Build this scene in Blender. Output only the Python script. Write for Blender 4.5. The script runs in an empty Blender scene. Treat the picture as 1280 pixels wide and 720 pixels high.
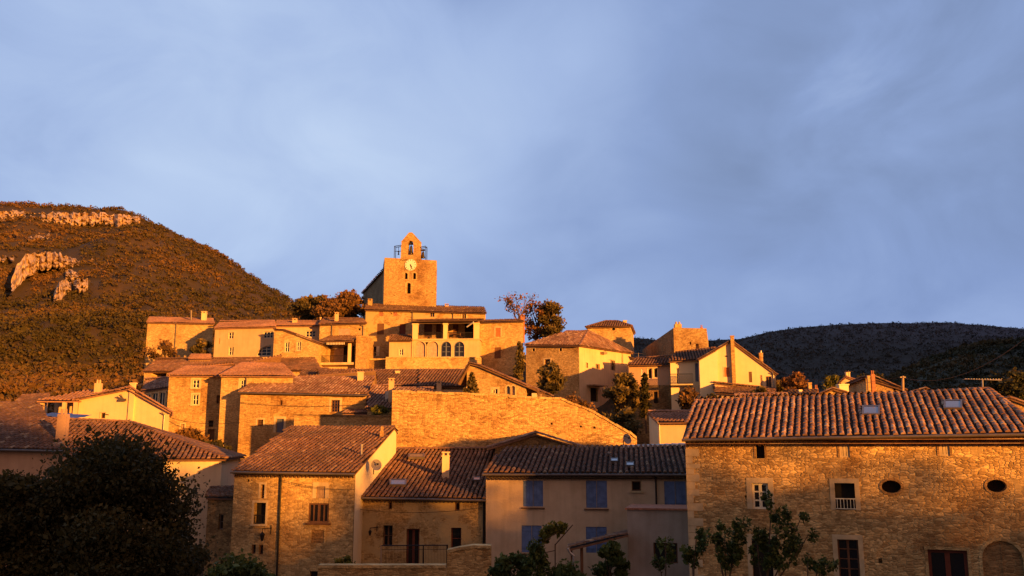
import bpy, math, random
import numpy as np
from mathutils import Vector, noise
from mathutils.geometry import tessellate_polygon

random.seed(7); RNG = np.random.default_rng(11)
S = bpy.context.scene
COL = S.collection
R = math.radians
# ------------------------------------------------------------------ camera geometry of the photograph (camera at the origin)
FPX = 1108.0
PT = math.atan(200 / FPX)
CP, SP = math.cos(PT), math.sin(PT)
def ray(px, py):
    cx, cy = (px - 640) / FPX, (360 - py) / FPX
    return Vector((cx, CP - cy * SP, SP + cy * CP))
def P(px, py, Y):
    d = ray(px, py); return d * (Y / d.y)
def XY(px, Y, py=560):               # plan point for a pixel column at depth Y
    return Vector((P(px, py, Y).x, Y))

# ------------------------------------------------------------------ materials
MATS = {}
def newmat(name):
    m = bpy.data.materials.new(name); m.use_nodes = True
    nt = m.node_tree; nt.nodes.clear()
    out = nt.nodes.new('ShaderNodeOutputMaterial'); b = nt.nodes.new('ShaderNodeBsdfPrincipled')
    nt.links.new(b.outputs[0], out.inputs[0])
    b.inputs['Roughness'].default_value = .9
    b.inputs['Specular IOR Level'].default_value = .2
    return m, nt, b
def N(nt, t, **kw):
    n = nt.nodes.new(t)
    for k, v in kw.items():
        if k.startswith('i_'):
            key = k[2:]; key = int(key) if key.isdigit() else key.replace('_', ' ')
            n.inputs[key].default_value = v
        else: setattr(n, k, v)
    return n
def ramp(nt, stops, interp='LINEAR'):
    r = nt.nodes.new('ShaderNodeValToRGB'); r.color_ramp.interpolation = interp
    e = r.color_ramp.elements
    while len(e) < len(stops): e.new(.5)
    for el, (p, c) in zip(e, stops):
        el.position = p; el.color = (*c, 1) if len(c) == 3 else c
    return r
def mixc(nt, fac, a, b, mode='MIX'):
    m = nt.nodes.new('ShaderNodeMix'); m.data_type = 'RGBA'; m.blend_type = mode
    for sock, v in ((m.inputs[0], fac), (m.inputs[6], a), (m.inputs[7], b)):
        if isinstance(v, (int, float)): sock.default_value = v
        elif isinstance(v, tuple): sock.default_value = (*v, 1)
        else: nt.links.new(v, sock)
    return m.outputs[2]
def math_(nt, op, a, b=0.0):
    m = nt.nodes.new('ShaderNodeMath'); m.operation = op
    for s, v in ((m.inputs[0], a), (m.inputs[1], b)):
        if isinstance(v, (int, float)): s.default_value = v
        else: nt.links.new(v, s)
    return m.outputs[0]

def stone_mat(name, light, dark, sx=.42, sz=.2, mortar=(.30, .24, .17), bump=.6, patch=0.0, patchcol=(.4, .32, .22)):
    light, dark, mortar, patchcol = map(warmc, (light, dark, mortar, patchcol))
    m, nt, b = newmat(name); L = nt.links.new
    uv = N(nt, 'ShaderNodeUVMap')
    wn = N(nt, 'ShaderNodeTexNoise', i_Scale=2.2, i_Detail=3.0); L(uv.outputs[0], wn.inputs['Vector'])
    ws = N(nt, 'ShaderNodeVectorMath', operation='SCALE'); ws.inputs['Scale'].default_value = .12; L(wn.outputs['Color'], ws.inputs[0])
    wa = N(nt, 'ShaderNodeVectorMath', operation='ADD'); L(uv.outputs[0], wa.inputs[0]); L(ws.outputs[0], wa.inputs[1])
    mk = N(nt, 'ShaderNodeTexNoise', i_Scale=.8, i_Detail=3.0); L(uv.outputs[0], mk.inputs['Vector'])
    mkr = ramp(nt, [(.47, (0, 0, 0)), (.52, (1, 1, 1))]); L(mk.outputs[0], mkr.inputs[0])
    res = []
    for k, rnd, rot in ((1.5, .75, .0), (2.4, .9, .03)):
        mp = N(nt, 'ShaderNodeMapping'); mp.inputs['Scale'].default_value = (k / sx, k / sz, 1); mp.inputs['Rotation'].default_value = (0, 0, rot); L(wa.outputs[0], mp.inputs[0])
        v1 = N(nt, 'ShaderNodeTexVoronoi', voronoi_dimensions='2D'); v2 = N(nt, 'ShaderNodeTexVoronoi', voronoi_dimensions='2D', feature='DISTANCE_TO_EDGE')
        for v in (v1, v2): v.inputs['Scale'].default_value = 1; v.inputs['Randomness'].default_value = rnd; L(mp.outputs[0], v.inputs['Vector'])
        res.append((v1.outputs['Color'], v2.outputs['Distance']))
    vc = mixc(nt, mkr.outputs[0], res[0][0], res[1][0]); vd = mixc(nt, mkr.outputs[0], res[0][1], res[1][1])
    sep = N(nt, 'ShaderNodeSeparateColor'); L(vc, sep.inputs[0])
    mid = tuple(.5 * (p + q) for p, q in zip(light, dark))
    cr = ramp(nt, [(0, tuple(.85 * v for v in dark)), (.18, dark), (.5, mid), (.85, light), (1, tuple(min(.85, 1.15 * v) for v in light))]); L(sep.outputs[0], cr.inputs[0])
    big = N(nt, 'ShaderNodeTexNoise', i_Scale=.32, i_Detail=6.0, i_Roughness=.62, i_Distortion=.4); L(uv.outputs[0], big.inputs['Vector'])
    br = ramp(nt, [(.34, (.55, .44, .37)), (.47, (.88, .84, .80)), (.6, (1, 1, 1))]); L(big.outputs[0], br.inputs[0])
    fine = N(nt, 'ShaderNodeTexNoise', i_Scale=11.0, i_Detail=4.0); L(uv.outputs[0], fine.inputs['Vector'])
    fr = ramp(nt, [(.3, (.68, .66, .64)), (.65, (1.1, 1.1, 1.1))]); L(fine.outputs[0], fr.inputs[0])
    c = mixc(nt, 1.0, cr.outputs[0], br.outputs[0], 'MULTIPLY')
    c = mixc(nt, .85, c, fr.outputs[0], 'MULTIPLY')
    mr = ramp(nt, [(.01, (.9, .9, .9)), (.075, (0, 0, 0))]); L(vd, mr.inputs[0])
    c = mixc(nt, mr.outputs[0], c, mortar)
    pn = N(nt, 'ShaderNodeTexNoise', i_Scale=.45, i_Detail=6.0, i_Roughness=.6, i_Distortion=.8); L(uv.outputs[0], pn.inputs['Vector'])
    pa = max(patch, .12)
    pr = ramp(nt, [(.66 - pa * .28, (0, 0, 0)), (.70 - pa * .28, (.85, .85, .85))]); L(pn.outputs[0], pr.inputs[0])
    c = mixc(nt, pr.outputs[0], c, patchcol if patch else tuple(v * 1.15 for v in mortar))
    L(c, b.inputs['Base Color'])
    hr = ramp(nt, [(0, (0, 0, 0)), (.2, (1, 1, 1))]); L(vd, hr.inputs[0])
    h = math_(nt, 'ADD', math_(nt, 'MULTIPLY', hr.outputs[0], .6), math_(nt, 'MULTIPLY', fine.outputs[0], .6))
    h = math_(nt, 'ADD', h, math_(nt, 'MULTIPLY', sep.outputs[1], .6))
    inv = math_(nt, 'SUBTRACT', 1.0, math_(nt, 'MULTIPLY', pr.outputs[0], .75))
    bp = N(nt, 'ShaderNodeBump', i_Distance=.05); L(math_(nt, 'MULTIPLY', inv, bump), bp.inputs['Strength']); L(h, bp.inputs['Height']); L(bp.outputs[0], b.inputs['Normal'])
    return m
def warmc(c, g=.94, bl=.62): return (c[0], c[1] * g, c[2] * bl)
def plaster_mat(name, col, stain=.5, rough=.12):
    if 'tan' not in name and 'grey' not in name: col = warmc(col, .93, .80)
    m, nt, b = newmat(name); L = nt.links.new
    uv = N(nt, 'ShaderNodeUVMap')
    n1 = N(nt, 'ShaderNodeTexNoise', i_Scale=.6, i_Detail=6.0, i_Roughness=.65); L(uv.outputs[0], n1.inputs['Vector'])
    mp = N(nt, 'ShaderNodeMapping'); mp.inputs['Scale'].default_value = (3.5, .25, 1); L(uv.outputs[0], mp.inputs[0])
    n2 = N(nt, 'ShaderNodeTexNoise', i_Scale=1.0, i_Detail=4.0); L(mp.outputs[0], n2.inputs['Vector'])
    r1 = ramp(nt, [(.3, tuple(1 - stain * k for k in (.42, .5, .55))), (.65, (1, 1, 1))]); L(n1.outputs[0], r1.inputs[0])
    r2 = ramp(nt, [(.3, (1 - stain * .3,) * 3), (.55, (1, 1, 1))]); L(n2.outputs[0], r2.inputs[0])
    c = mixc(nt, 1.0, col, r1.outputs[0], 'MULTIPLY'); c = mixc(nt, .8, c, r2.outputs[0], 'MULTIPLY')
    L(c, b.inputs['Base Color'])
    n3 = N(nt, 'ShaderNodeTexNoise', i_Scale=14.0, i_Detail=5.0); L(uv.outputs[0], n3.inputs['Vector'])
    bp = N(nt, 'ShaderNodeBump', i_Strength=.4, i_Distance=.03); L(n3.outputs[0], bp.inputs['Height']); L(bp.outputs[0], b.inputs['Normal'])
    return m
def tile_mat(name, stops, lichen=.4):
    stops = [(p_, warmc(c_, .97, .8)) for p_, c_ in stops]
    m, nt, b = newmat(name); L = nt.links.new
    uv = N(nt, 'ShaderNodeUVMap')
    fl = N(nt, 'ShaderNodeVectorMath', operation='FLOOR'); L(uv.outputs[0], fl.inputs[0])
    wn = N(nt, 'ShaderNodeTexWhiteNoise', noise_dimensions='2D'); L(fl.outputs[0], wn.inputs['Vector'])
    cr = ramp(nt, stops); L(wn.outputs['Value'], cr.inputs[0])
    tc = N(nt, 'ShaderNodeTexCoord')
    n1 = N(nt, 'ShaderNodeTexNoise', i_Scale=.5, i_Detail=6.0, i_Roughness=.7); L(tc.outputs['Object'], n1.inputs['Vector'])
    r1 = ramp(nt, [(.42, (0, 0, 0)), (.68, (lichen,) * 3)]); L(n1.outputs[0], r1.inputs[0])
    c = mixc(nt, r1.outputs[0], cr.outputs[0], (.13, .10, .075))
    n2 = N(nt, 'ShaderNodeTexNoise', i_Scale=7.0, i_Detail=4.0); L(tc.outputs['Object'], n2.inputs['Vector'])
    r2 = ramp(nt, [(.3, (.6, .6, .6)), (.7, (1.15, 1.15, 1.15))]); L(n2.outputs[0], r2.inputs[0])
    c = mixc(nt, .8, c, r2.outputs[0], 'MULTIPLY')
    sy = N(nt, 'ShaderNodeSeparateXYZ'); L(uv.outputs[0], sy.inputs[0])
    c = mixc(nt, math_(nt, 'LESS_THAN', sy.outputs[1], 0.0), c, tuple(k * .32 for k in stops[0][1]))  # bed between tile columns painted darker, standing in for channel shade
    n3 = N(nt, 'ShaderNodeTexNoise', i_Scale=.22, i_Detail=3.0); L(tc.outputs['Object'], n3.inputs['Vector'])
    r3 = ramp(nt, [(.35, (.68, .66, .66)), (.6, (1.05, 1.02, 1))]); L(n3.outputs[0], r3.inputs[0]); c = mixc(nt, 1.0, c, r3.outputs[0], 'MULTIPLY')
    L(c, b.inputs['Base Color'])
    return m
def plain_mat(name, col, rough=.7, metal=0.0, var=.25, spec=.3, scale=3.0):
    m, nt, b = newmat(name); L = nt.links.new
    tc = N(nt, 'ShaderNodeTexCoord')
    n1 = N(nt, 'ShaderNodeTexNoise', i_Scale=scale, i_Detail=5.0); L(tc.outputs['Object'], n1.inputs['Vector'])
    r1 = ramp(nt, [(.3, tuple(k * (1 - var) for k in col)), (.7, tuple(min(1, k * (1 + var * .4)) for k in col))]); L(n1.outputs[0], r1.inputs[0])
    L(r1.outputs[0], b.inputs['Base Color'])
    b.inputs['Roughness'].default_value = rough; b.inputs['Metallic'].default_value = metal; b.inputs['Specular IOR Level'].default_value = spec
    return m
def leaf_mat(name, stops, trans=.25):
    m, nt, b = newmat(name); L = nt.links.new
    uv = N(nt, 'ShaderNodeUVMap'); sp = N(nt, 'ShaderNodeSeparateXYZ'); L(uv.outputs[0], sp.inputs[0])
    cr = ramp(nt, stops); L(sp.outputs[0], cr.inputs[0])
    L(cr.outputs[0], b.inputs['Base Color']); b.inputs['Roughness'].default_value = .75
    tr = N(nt, 'ShaderNodeBsdfTranslucent'); L(cr.outputs[0], tr.inputs[0])
    ms = N(nt, 'ShaderNodeMixShader'); ms.inputs[0].default_value = trans
    out = [n for n in nt.nodes if n.type == 'OUTPUT_MATERIAL'][0]
    L(b.outputs[0], ms.inputs[1]); L(tr.outputs[0], ms.inputs[2]); L(ms.outputs[0], out.inputs[0])
    return m
ST = dict(
    warm=stone_mat('rubble_warm', (.66, .49, .33), (.40, .28, .18), .42, .19, (.40, .30, .21), .55),
    ochre=stone_mat('rubble_ochre', (.62, .45, .29), (.38, .26, .16), .34, .16, (.46, .35, .24), .45),
    pale=stone_mat('rubble_pale', (.68, .52, .36), (.44, .32, .21), .36, .16, (.54, .42, .30), .45, .25, (.60, .46, .31)),
    coarse=stone_mat('rubble_coarse', (.76, .55, .36), (.42, .28, .17), .46, .17, (.36, .265, .18), .75),
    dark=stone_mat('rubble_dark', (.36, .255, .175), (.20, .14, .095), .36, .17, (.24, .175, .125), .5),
    mixed=stone_mat('stone_and_render', (.60, .44, .29), (.38, .265, .17), .36, .17, (.52, .40, .28), .45, .6, (.48, .37, .27)),
    flat=stone_mat('thin_bedded_stone', (.66, .47, .30), (.40, .27, .165), .40, .13, (.36, .26, .17), .6),
    block=stone_mat('blocking_stone', (.44, .28, .18), (.26, .16, .10), .34, .14, (.34, .24, .16), .6),
)
PL = dict(
    cream=plaster_mat('plaster_cream', (.70, .56, .39), .4), bright=plaster_mat('plaster_bright', (.86, .74, .52), .2),
    ochre=plaster_mat('plaster_ochre', (.64, .475, .31), .4), tan=plaster_mat('plaster_tan', (.66, .49, .32), .55),
    white=plaster_mat('plaster_white', (.74, .64, .50), .3), grey=plaster_mat('plaster_grey', (.42, .35, .29), .6),
    yellow=plaster_mat('plaster_yellow', (.80, .64, .42), .3), pink=plaster_mat('plaster_pink', (.56, .38, .27), .4),
)
TL = dict(
    pink=tile_mat('tiles_pink', [(0, (.34, .18, .13)), (.5, (.40, .22, .165)), (1, (.46, .27, .20))], .3),
    brown=tile_mat('tiles_brown', [(0, (.17, .09, .06)), (.4, (.22, .115, .075)), (.85, (.28, .155, .105)), (1, (.38, .24, .17))], .6),
    mix=tile_mat('tiles_mixed', [(0, (.24, .13, .10)), (.4, (.33, .185, .14)), (.8, (.41, .25, .20)), (1, (.54, .39, .32))], .4),
    dark=tile_mat('tiles_dark', [(0, (.13, .075, .055)), (.5, (.18, .10, .075)), (.92, (.24, .14, .10)), (1, (.42, .31, .23))], .4),
)
M = dict(
    white=plain_mat('white_paint', (.80, .74, .54), .5), glass=plain_mat('window_glass', (.012, .012, .016), .08, 0, .1, .6),
    dark=plain_mat('dark_interior', (.02, .016, .013), .9), brown=plain_mat('brown_wood', (.15, .07, .035), .7),
    red=plain_mat('red_wood', (.16, .04, .02), .65), blue=plain_mat('blue_paint', (.13, .20, .40), .6, 0, .35),
    greyblue=plain_mat('faded_blue_paint', (.13, .15, .22), .6), orange=plain_mat('orange_shutter', (.50, .17, .06), .6),
    iron=plain_mat('dark_iron', (.03, .026, .024), .5, .6), zinc=plain_mat('zinc', (.16, .13, .115), .5, .5),
    brick=plain_mat('brick', (.40, .17, .10), .85, 0, .4, .2, 6), bronze=plain_mat('bell_bronze', (.10, .075, .05), .45, .8),
    face=plain_mat('clock_face', (.82, .76, .60), .5, 0, .08), sur=plain_mat('dressed_stone', (.58, .44, .25), .85, 0, .25),
    dish=plain_mat('dish_grey', (.33, .28, .25), .5), pink=plain_mat('pale_shutter', (.48, .34, .25), .7),
    tarp=plain_mat('blue_sheet', (.025, .05, .20), .5, 0, .5, .4, 1.5), bark=plain_mat('bark', (.11, .075, .05), .95, 0, .5, .1, 8),
    lightwood=plain_mat('pale_wood', (.36, .24, .15), .8), metal=plain_mat('galvanised', (.42, .38, .34), .4, .7),
    skyl=plain_mat('skylight_glass', (.12, .12, .14), .12, .0, .1, .8), cloth=plain_mat('awning_white', (.7, .62, .5), .8),
)
M.update(block=ST['block'])
LF = dict(
    dark=leaf_mat('leaf_dark', [(0, (.022, .021, .007)), (.6, (.058, .050, .015)), (1, (.11, .08, .022))]),
    green=leaf_mat('leaf_green', [(0, (.03, .042, .010)), (.6, (.075, .095, .022)), (1, (.14, .15, .035))]),
    autumn=leaf_mat('leaf_autumn', [(0, (.07, .042, .016)), (.5, (.17, .09, .028)), (1, (.28, .14, .04))]),
    olive=leaf_mat('leaf_olive', [(0, (.06, .05, .018)), (.6, (.15, .11, .035)), (1, (.27, .18, .055))]),
    rust=leaf_mat('leaf_rust', [(0, (.12, .055, .022)), (.6, (.24, .11, .035)), (1, (.36, .19, .06))]),
    yellow=leaf_mat('leaf_yellow', [(0, (.06, .07, .012)), (.6, (.14, .13, .02)), (1, (.26, .20, .03))]),
    scrub=leaf_mat('leaf_scrub', [(0, (.044, .036, .012)), (.3, (.068, .052, .017)), (.65, (.105, .064, .020)), (1, (.165, .085, .026))], .15),
    far=leaf_mat('leaf_far', [(0, (.050, .046, .038)), (.6, (.058, .052, .042)), (1, (.066, .058, .046))], .05),
    near=leaf_mat('leaf_near_hill', [(0, (.018, .022, .012)), (.6, (.04, .042, .02)), (1, (.085, .06, .024))], .1),
)
# ------------------------------------------------------------------ mesh buffer
class MB:
    def __init__(s): s.v = []; s.f = []; s.uv = []
    def poly(s, pts, uvs=None):
        i = len(s.v); s.v += [tuple(p) for p in pts]; s.f.append(tuple(range(i, i + len(pts))))
        s.uv += [tuple(u) for u in uvs] if uvs else [(p[0] + p[1] * .7, p[2]) for p in pts]
    def grid(s, rows, uv=None, closed=False):
        n = len(rows[0]); i0 = len(s.v)
        for r in rows: s.v += [tuple(p) for p in r]
        for a in range(len(rows) - 1):
            for b in range(n if closed else n - 1):
                c = (b + 1) % n
                s.f.append((i0 + a * n + b, i0 + a * n + c, i0 + (a + 1) * n + c, i0 + (a + 1) * n + b))
                s.uv += [uv] * 4 if uv else [(b * .1, a * .3), (b * .1 + .1, a * .3), (b * .1 + .1, a * .3 + .3), (b * .1, a * .3 + .3)]
    def box(s, c, x, y, z):                                   # centre + three half-axis vectors
        c, x, y, z = map(Vector, (c, x, y, z))
        for d, e, g in ((x, y, z), (y, z, x), (z, x, y)):
            for sg in (-1, 1):
                a = c + d * sg; q = [a - e - g, a + e - g, a + e + g, a - e + g]
                if sg < 0: q.reverse()
                s.poly(q)
    def abox(s, x0, x1, y0, y1, z0, z1):
        s.box(((x0 + x1) / 2, (y0 + y1) / 2, (z0 + z1) / 2), ((x1 - x0) / 2, 0, 0), (0, (y1 - y0) / 2, 0), (0, 0, (z1 - z0) / 2))
    def tube(s, p0, p1, r0, r1=None, n=8, caps=True):
        r1 = r0 if r1 is None else r1
        p0, p1 = Vector(p0), Vector(p1); d = (p1 - p0)
        if d.length < 1e-6: return
        d.normalize(); a = d.orthogonal().normalized(); b = d.cross(a)
        ring = lambda p, r: [p + (a * math.cos(t) + b * math.sin(t)) * r for t in [2 * math.pi * k / n for k in range(n)]]
        A, B = ring(p0, r0), ring(p1, r1)
        s.grid([A, B], None, True)
        if caps: s.poly(list(reversed(A))); s.poly(B)
    def path(s, pts, r, n=6):
        for a, b in zip(pts, pts[1:]): s.tube(a, b, r, r, n)
def props(o, label=None, cat=None, group=None, kind=None):
    for k, v in (('label', label), ('category', cat), ('group', group), ('kind', kind)):
        if v: o[k] = v
    return o
def link(name, mb, mat, parent=None, root=None, smooth=False):
    off = root.location if root else Vector((0, 0, 0))
    me = bpy.data.meshes.new(name)
    V = np.array(mb.v, dtype=np.float64) - np.array(off)
    me.from_pydata(V.tolist(), [], mb.f)
    uvl = me.uv_layers.new(name='UVMap'); uvl.data.foreach_set('uv', np.array(mb.uv, dtype=np.float32).ravel())
    if smooth: me.polygons.foreach_set('use_smooth', [True] * len(me.polygons))
    me.materials.append(mat); me.update()
    o = bpy.data.objects.new(name, me); COL.objects.link(o)
    if parent: o.parent = parent
    return o
def empty(name, loc, label, cat, group=None):
    o = bpy.data.objects.new(name, None); COL.objects.link(o); o.location = loc
    o.empty_display_size = .3
    return props(o, label, cat, group)
def single(name, mb, mat, label, cat, group=None, kind=None, smooth=False):    # a thing that is one mesh, origin at its base
    V = np.array(mb.v); c = Vector((V[:, 0].mean(), V[:, 1].mean(), V[:, 2].min()))
    class Q: pass
    q = Q(); q.location = c
    o = link(name, mb, mat, None, q, smooth); o.location = c
    return props(o, label, cat, group, kind)
# ------------------------------------------------------------------ ground height
GY = [-900, -60, 40, 50, 58, 66, 74, 84, 93, 102, 108, 120, 140, 180, 300, 3000]
GZ = [-14, -9, -8.6, -8.2, -6.5, -4.5, -2.5, -1.2, 1.0, 5.0, 8.5, 12.5, 12.5, 4, 0, -10]
def G(x, y):
    b = float(np.interp(y, GY, GZ)) + 9
    t = abs(x + 8) / (27 + .05 * max(y, 0)); f = 1.0 if t < 1 else max(.2, 1 - (t - 1) * 1.0)
    return b * f - 9
# ------------------------------------------------------------------ facade
class Fac:
    def __init__(s, A, B):
        s.A = Vector((A[0], A[1])); s.B = Vector((B[0], B[1])); d = s.B - s.A; s.W = d.length; s.t = d / s.W
        s.n = Vector((s.t.y, -s.t.x)); s.holes = []
    def uv(s, px, py):
        d = ray(px, py); den = d.x * s.n.x + d.y * s.n.y
        k = (s.A.x * s.n.x + s.A.y * s.n.y) / den; p = d * k
        return ((p.x - s.A.x) * s.t.x + (p.y - s.A.y) * s.t.y, p.z)
    def pt(s, u, z, d=0.0):
        return Vector((s.A.x + s.t.x * u + s.n.x * d, s.A.y + s.t.y * u + s.n.y * d, z))
    def V(s, u, z, d=0): return Vector((s.t.x * u + s.n.x * d, s.t.y * u + s.n.y * d, z))
    def fbox(s, mb, u0, u1, z0, z1, d0, d1):
        mb.box(s.pt((u0 + u1) / 2, (z0 + z1) / 2, (d0 + d1) / 2), s.V((u1 - u0) / 2, 0), s.V(0, 0, (d1 - d0) / 2), s.V(0, (z1 - z0) / 2))
def shape(kind, u0, u1, z0, z1, n=10):
    w, h = u1 - u0, z1 - z0
    if kind == 'arch':
        r = min(w / 2, h); cx = (u0 + u1) / 2; zc = z1 - r
        return [(u0, z0), (u1, z0)] + [(cx + w / 2 * math.cos(a), zc + r * math.sin(a)) for a in [math.pi * k / n for k in range(n + 1)]]
    if kind == 'segment':
        r = h * .28
        return [(u0, z0), (u1, z0)] + [((u0 + u1) / 2 + w / 2 * math.cos(a), z1 - r + r * math.sin(a)) for a in [math.pi * k / n for k in range(n + 1)]]
    if kind == 'oval':
        return [((u0 + u1) / 2 + w / 2 * math.cos(a), (z0 + z1) / 2 + h / 2 * math.sin(a)) for a in [2 * math.pi * k / 20 for k in range(20)]]
    if kind == 'fan':        # quarter-round arched window leaning left
        return [(u0, z0), (u1, z0), (u1, z1)] + [(u1 - w * math.sin(a), z0 + h * math.cos(a)) for a in [math.pi / 2 * k / 8 for k in range(1, 8)]]
    return [(u0, z0), (u1, z0), (u1, z1), (u0, z1)]
def panel(mb, F, outline, holes=(), thick=0.0):
    loops = [[Vector((u, z, 0)) for u, z in outline]] + [[Vector((u, z, 0)) for u, z in h] for h, _, _ in holes]
    flat = [p for l in loops for p in l]
    for tri in tessellate_polygon(loops):
        q = [flat[i] for i in tri]
        if (q[1] - q[0]).cross(q[2] - q[0]).z < 0: q.reverse()
        mb.poly([F.pt(p.x, p.y) for p in q], [(p.x, p.y) for p in q])
    for h, dep, back in holes:
        for a, b in zip(h, h[1:] + h[:1]):
            mb.poly([F.pt(*a), F.pt(*b), F.pt(b[0], b[1], -dep), F.pt(a[0], a[1], -dep)], [a, b, (b[0] + .2, b[1]), (a[0] + .2, a[1])])
        if back:
            mb.poly([F.pt(a[0], a[1], -dep) for a in h], h)
    if thick:
        for a, b in zip(outline, outline[1:] + outline[:1]):
            mb.poly([F.pt(*b), F.pt(*a), F.pt(a[0], a[1], -thick), F.pt(b[0], b[1], -thick)], [b, a, (a[0] + .3, a[1]), (b[0] + .3, b[1])])
        for tri in tessellate_polygon(loops):
            q = [flat[i] for i in tri]
            if (q[1] - q[0]).cross(q[2] - q[0]).z > 0: q.reverse()
            mb.poly([F.pt(p.x, p.y, -thick) for p in q], [(p.x, p.y) for p in q])
# ------------------------------------------------------------------ tiles
def tiles(mb, poly, sp=.3, row=.42, amp=None, jit=.02, thick=.14, seed=0):
    rn = random.Random(seed + len(mb.v))
    e0, e1 = Vector(poly[0]), Vector(poly[1]); u = (e1 - e0).normalized()
    far = max(poly[2:], key=lambda p: (Vector(p) - e0 - u * (Vector(p) - e0).dot(u)).length)
    n = u.cross(Vector(far) - e0).normalized()
    if n.z < 0: n = -n
    v = n.cross(u)
    if v.z < 0: v = -v
    q = [((Vector(p) - e0).dot(u), (Vector(p) - e0).dot(v)) for p in poly]
    sg = (Vector(poly[1]) - e0).length
    def W(a, b, c):
        p = e0 + u * a + v * b
        return p + n * (c + .05 * noise.noise(p * .45) + .03 * noise.noise(p * 1.3) - .0)
    # slab
    top = [W(a, b, 0) for a, b in q]; bot = [W(a, b, -thick) for a, b in q]
    top = [e0 + u * a + v * b - n * .05 for a, b in q]; bot = [e0 + u * a + v * b - n * thick for a, b in q]
    mb.poly(top, [(.5, -3.5)] * len(q)); mb.poly(list(reversed(bot)), [(.2, .9)] * len(q))
    for i in range(len(q)):
        j = (i + 1) % len(q); mb.poly([bot[i], bot[j], top[j], top[i]], [(3.5, 3.5)] * 4)
    r = sp * .335; amp = amp or sp * .31
    us = [a for a, b in q]; nc = max(1, int(round((max(us) - min(us)) / sp))); s_ = (max(us) - min(us)) / nc
    for i in range(nc):
        uc = min(us) + (i + .5) * s_
        vs = []
        for (a0, b0), (a1, b1) in zip(q, q[1:] + q[:1]):
            if (a0 - uc) * (a1 - uc) <= 0 and abs(a1 - a0) > 1e-9: vs.append(b0 + (b1 - b0) * (uc - a0) / (a1 - a0))
        if len(vs) < 2: continue
        v0, v1 = min(vs), max(vs)
        k = 0; y = v0 - .04 + rn.uniform(-.05, .05)
        while y < v1 - .05:
            ye = min(y + row * 1.06, v1); du = rn.uniform(-jit, jit); dn = rn.uniform(0, jit)
            rows = []
            for (yy, rr, lift) in ((y, r * 1.06, .045), (ye, r * .9, .012)):
                rows.append([W(uc + du - rr * math.cos(t), yy, lift + dn + amp * math.sin(t)) for t in (0, .7, 1.5708, 2.44, 3.1416)])
            mb.grid(rows, (i + .5 + seed * 7, k + .5))
            # front lip of the tile
            mb.poly(rows[0] , [(i + .5 + seed * 7, k + .5)] * 5)
            y += row; k += 1
    return n
def ridgecap(mb, p0, p1, r=.13, L=.42, seed=0):
    p0, p1 = Vector(p0), Vector(p1); d = p1 - p0; n = max(1, int(d.length / L)); d /= n
    dn = d.normalized(); side = dn.cross(Vector((0, 0, 1))).normalized(); up = side.cross(dn)
    for k in range(n):
        a = p0 + d * k; b = p0 + d * (k + 1.05)
        rows = [[a + side * (-r * 1.1 * math.cos(t)) + up * (r * 1.0 * math.sin(t) + .03 + (k % 2) * .006) for t in (0, .7, 1.57, 2.44, 3.14)],
                [b + side * (-r * .92 * math.cos(t)) + up * (r * .85 * math.sin(t) + .02) for t in (0, .7, 1.57, 2.44, 3.14)]]
        mb.grid(rows, (k + .5 + seed * 13, 91.5)); mb.poly(rows[0], [(k + .5, 91.5)] * 5)
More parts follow.
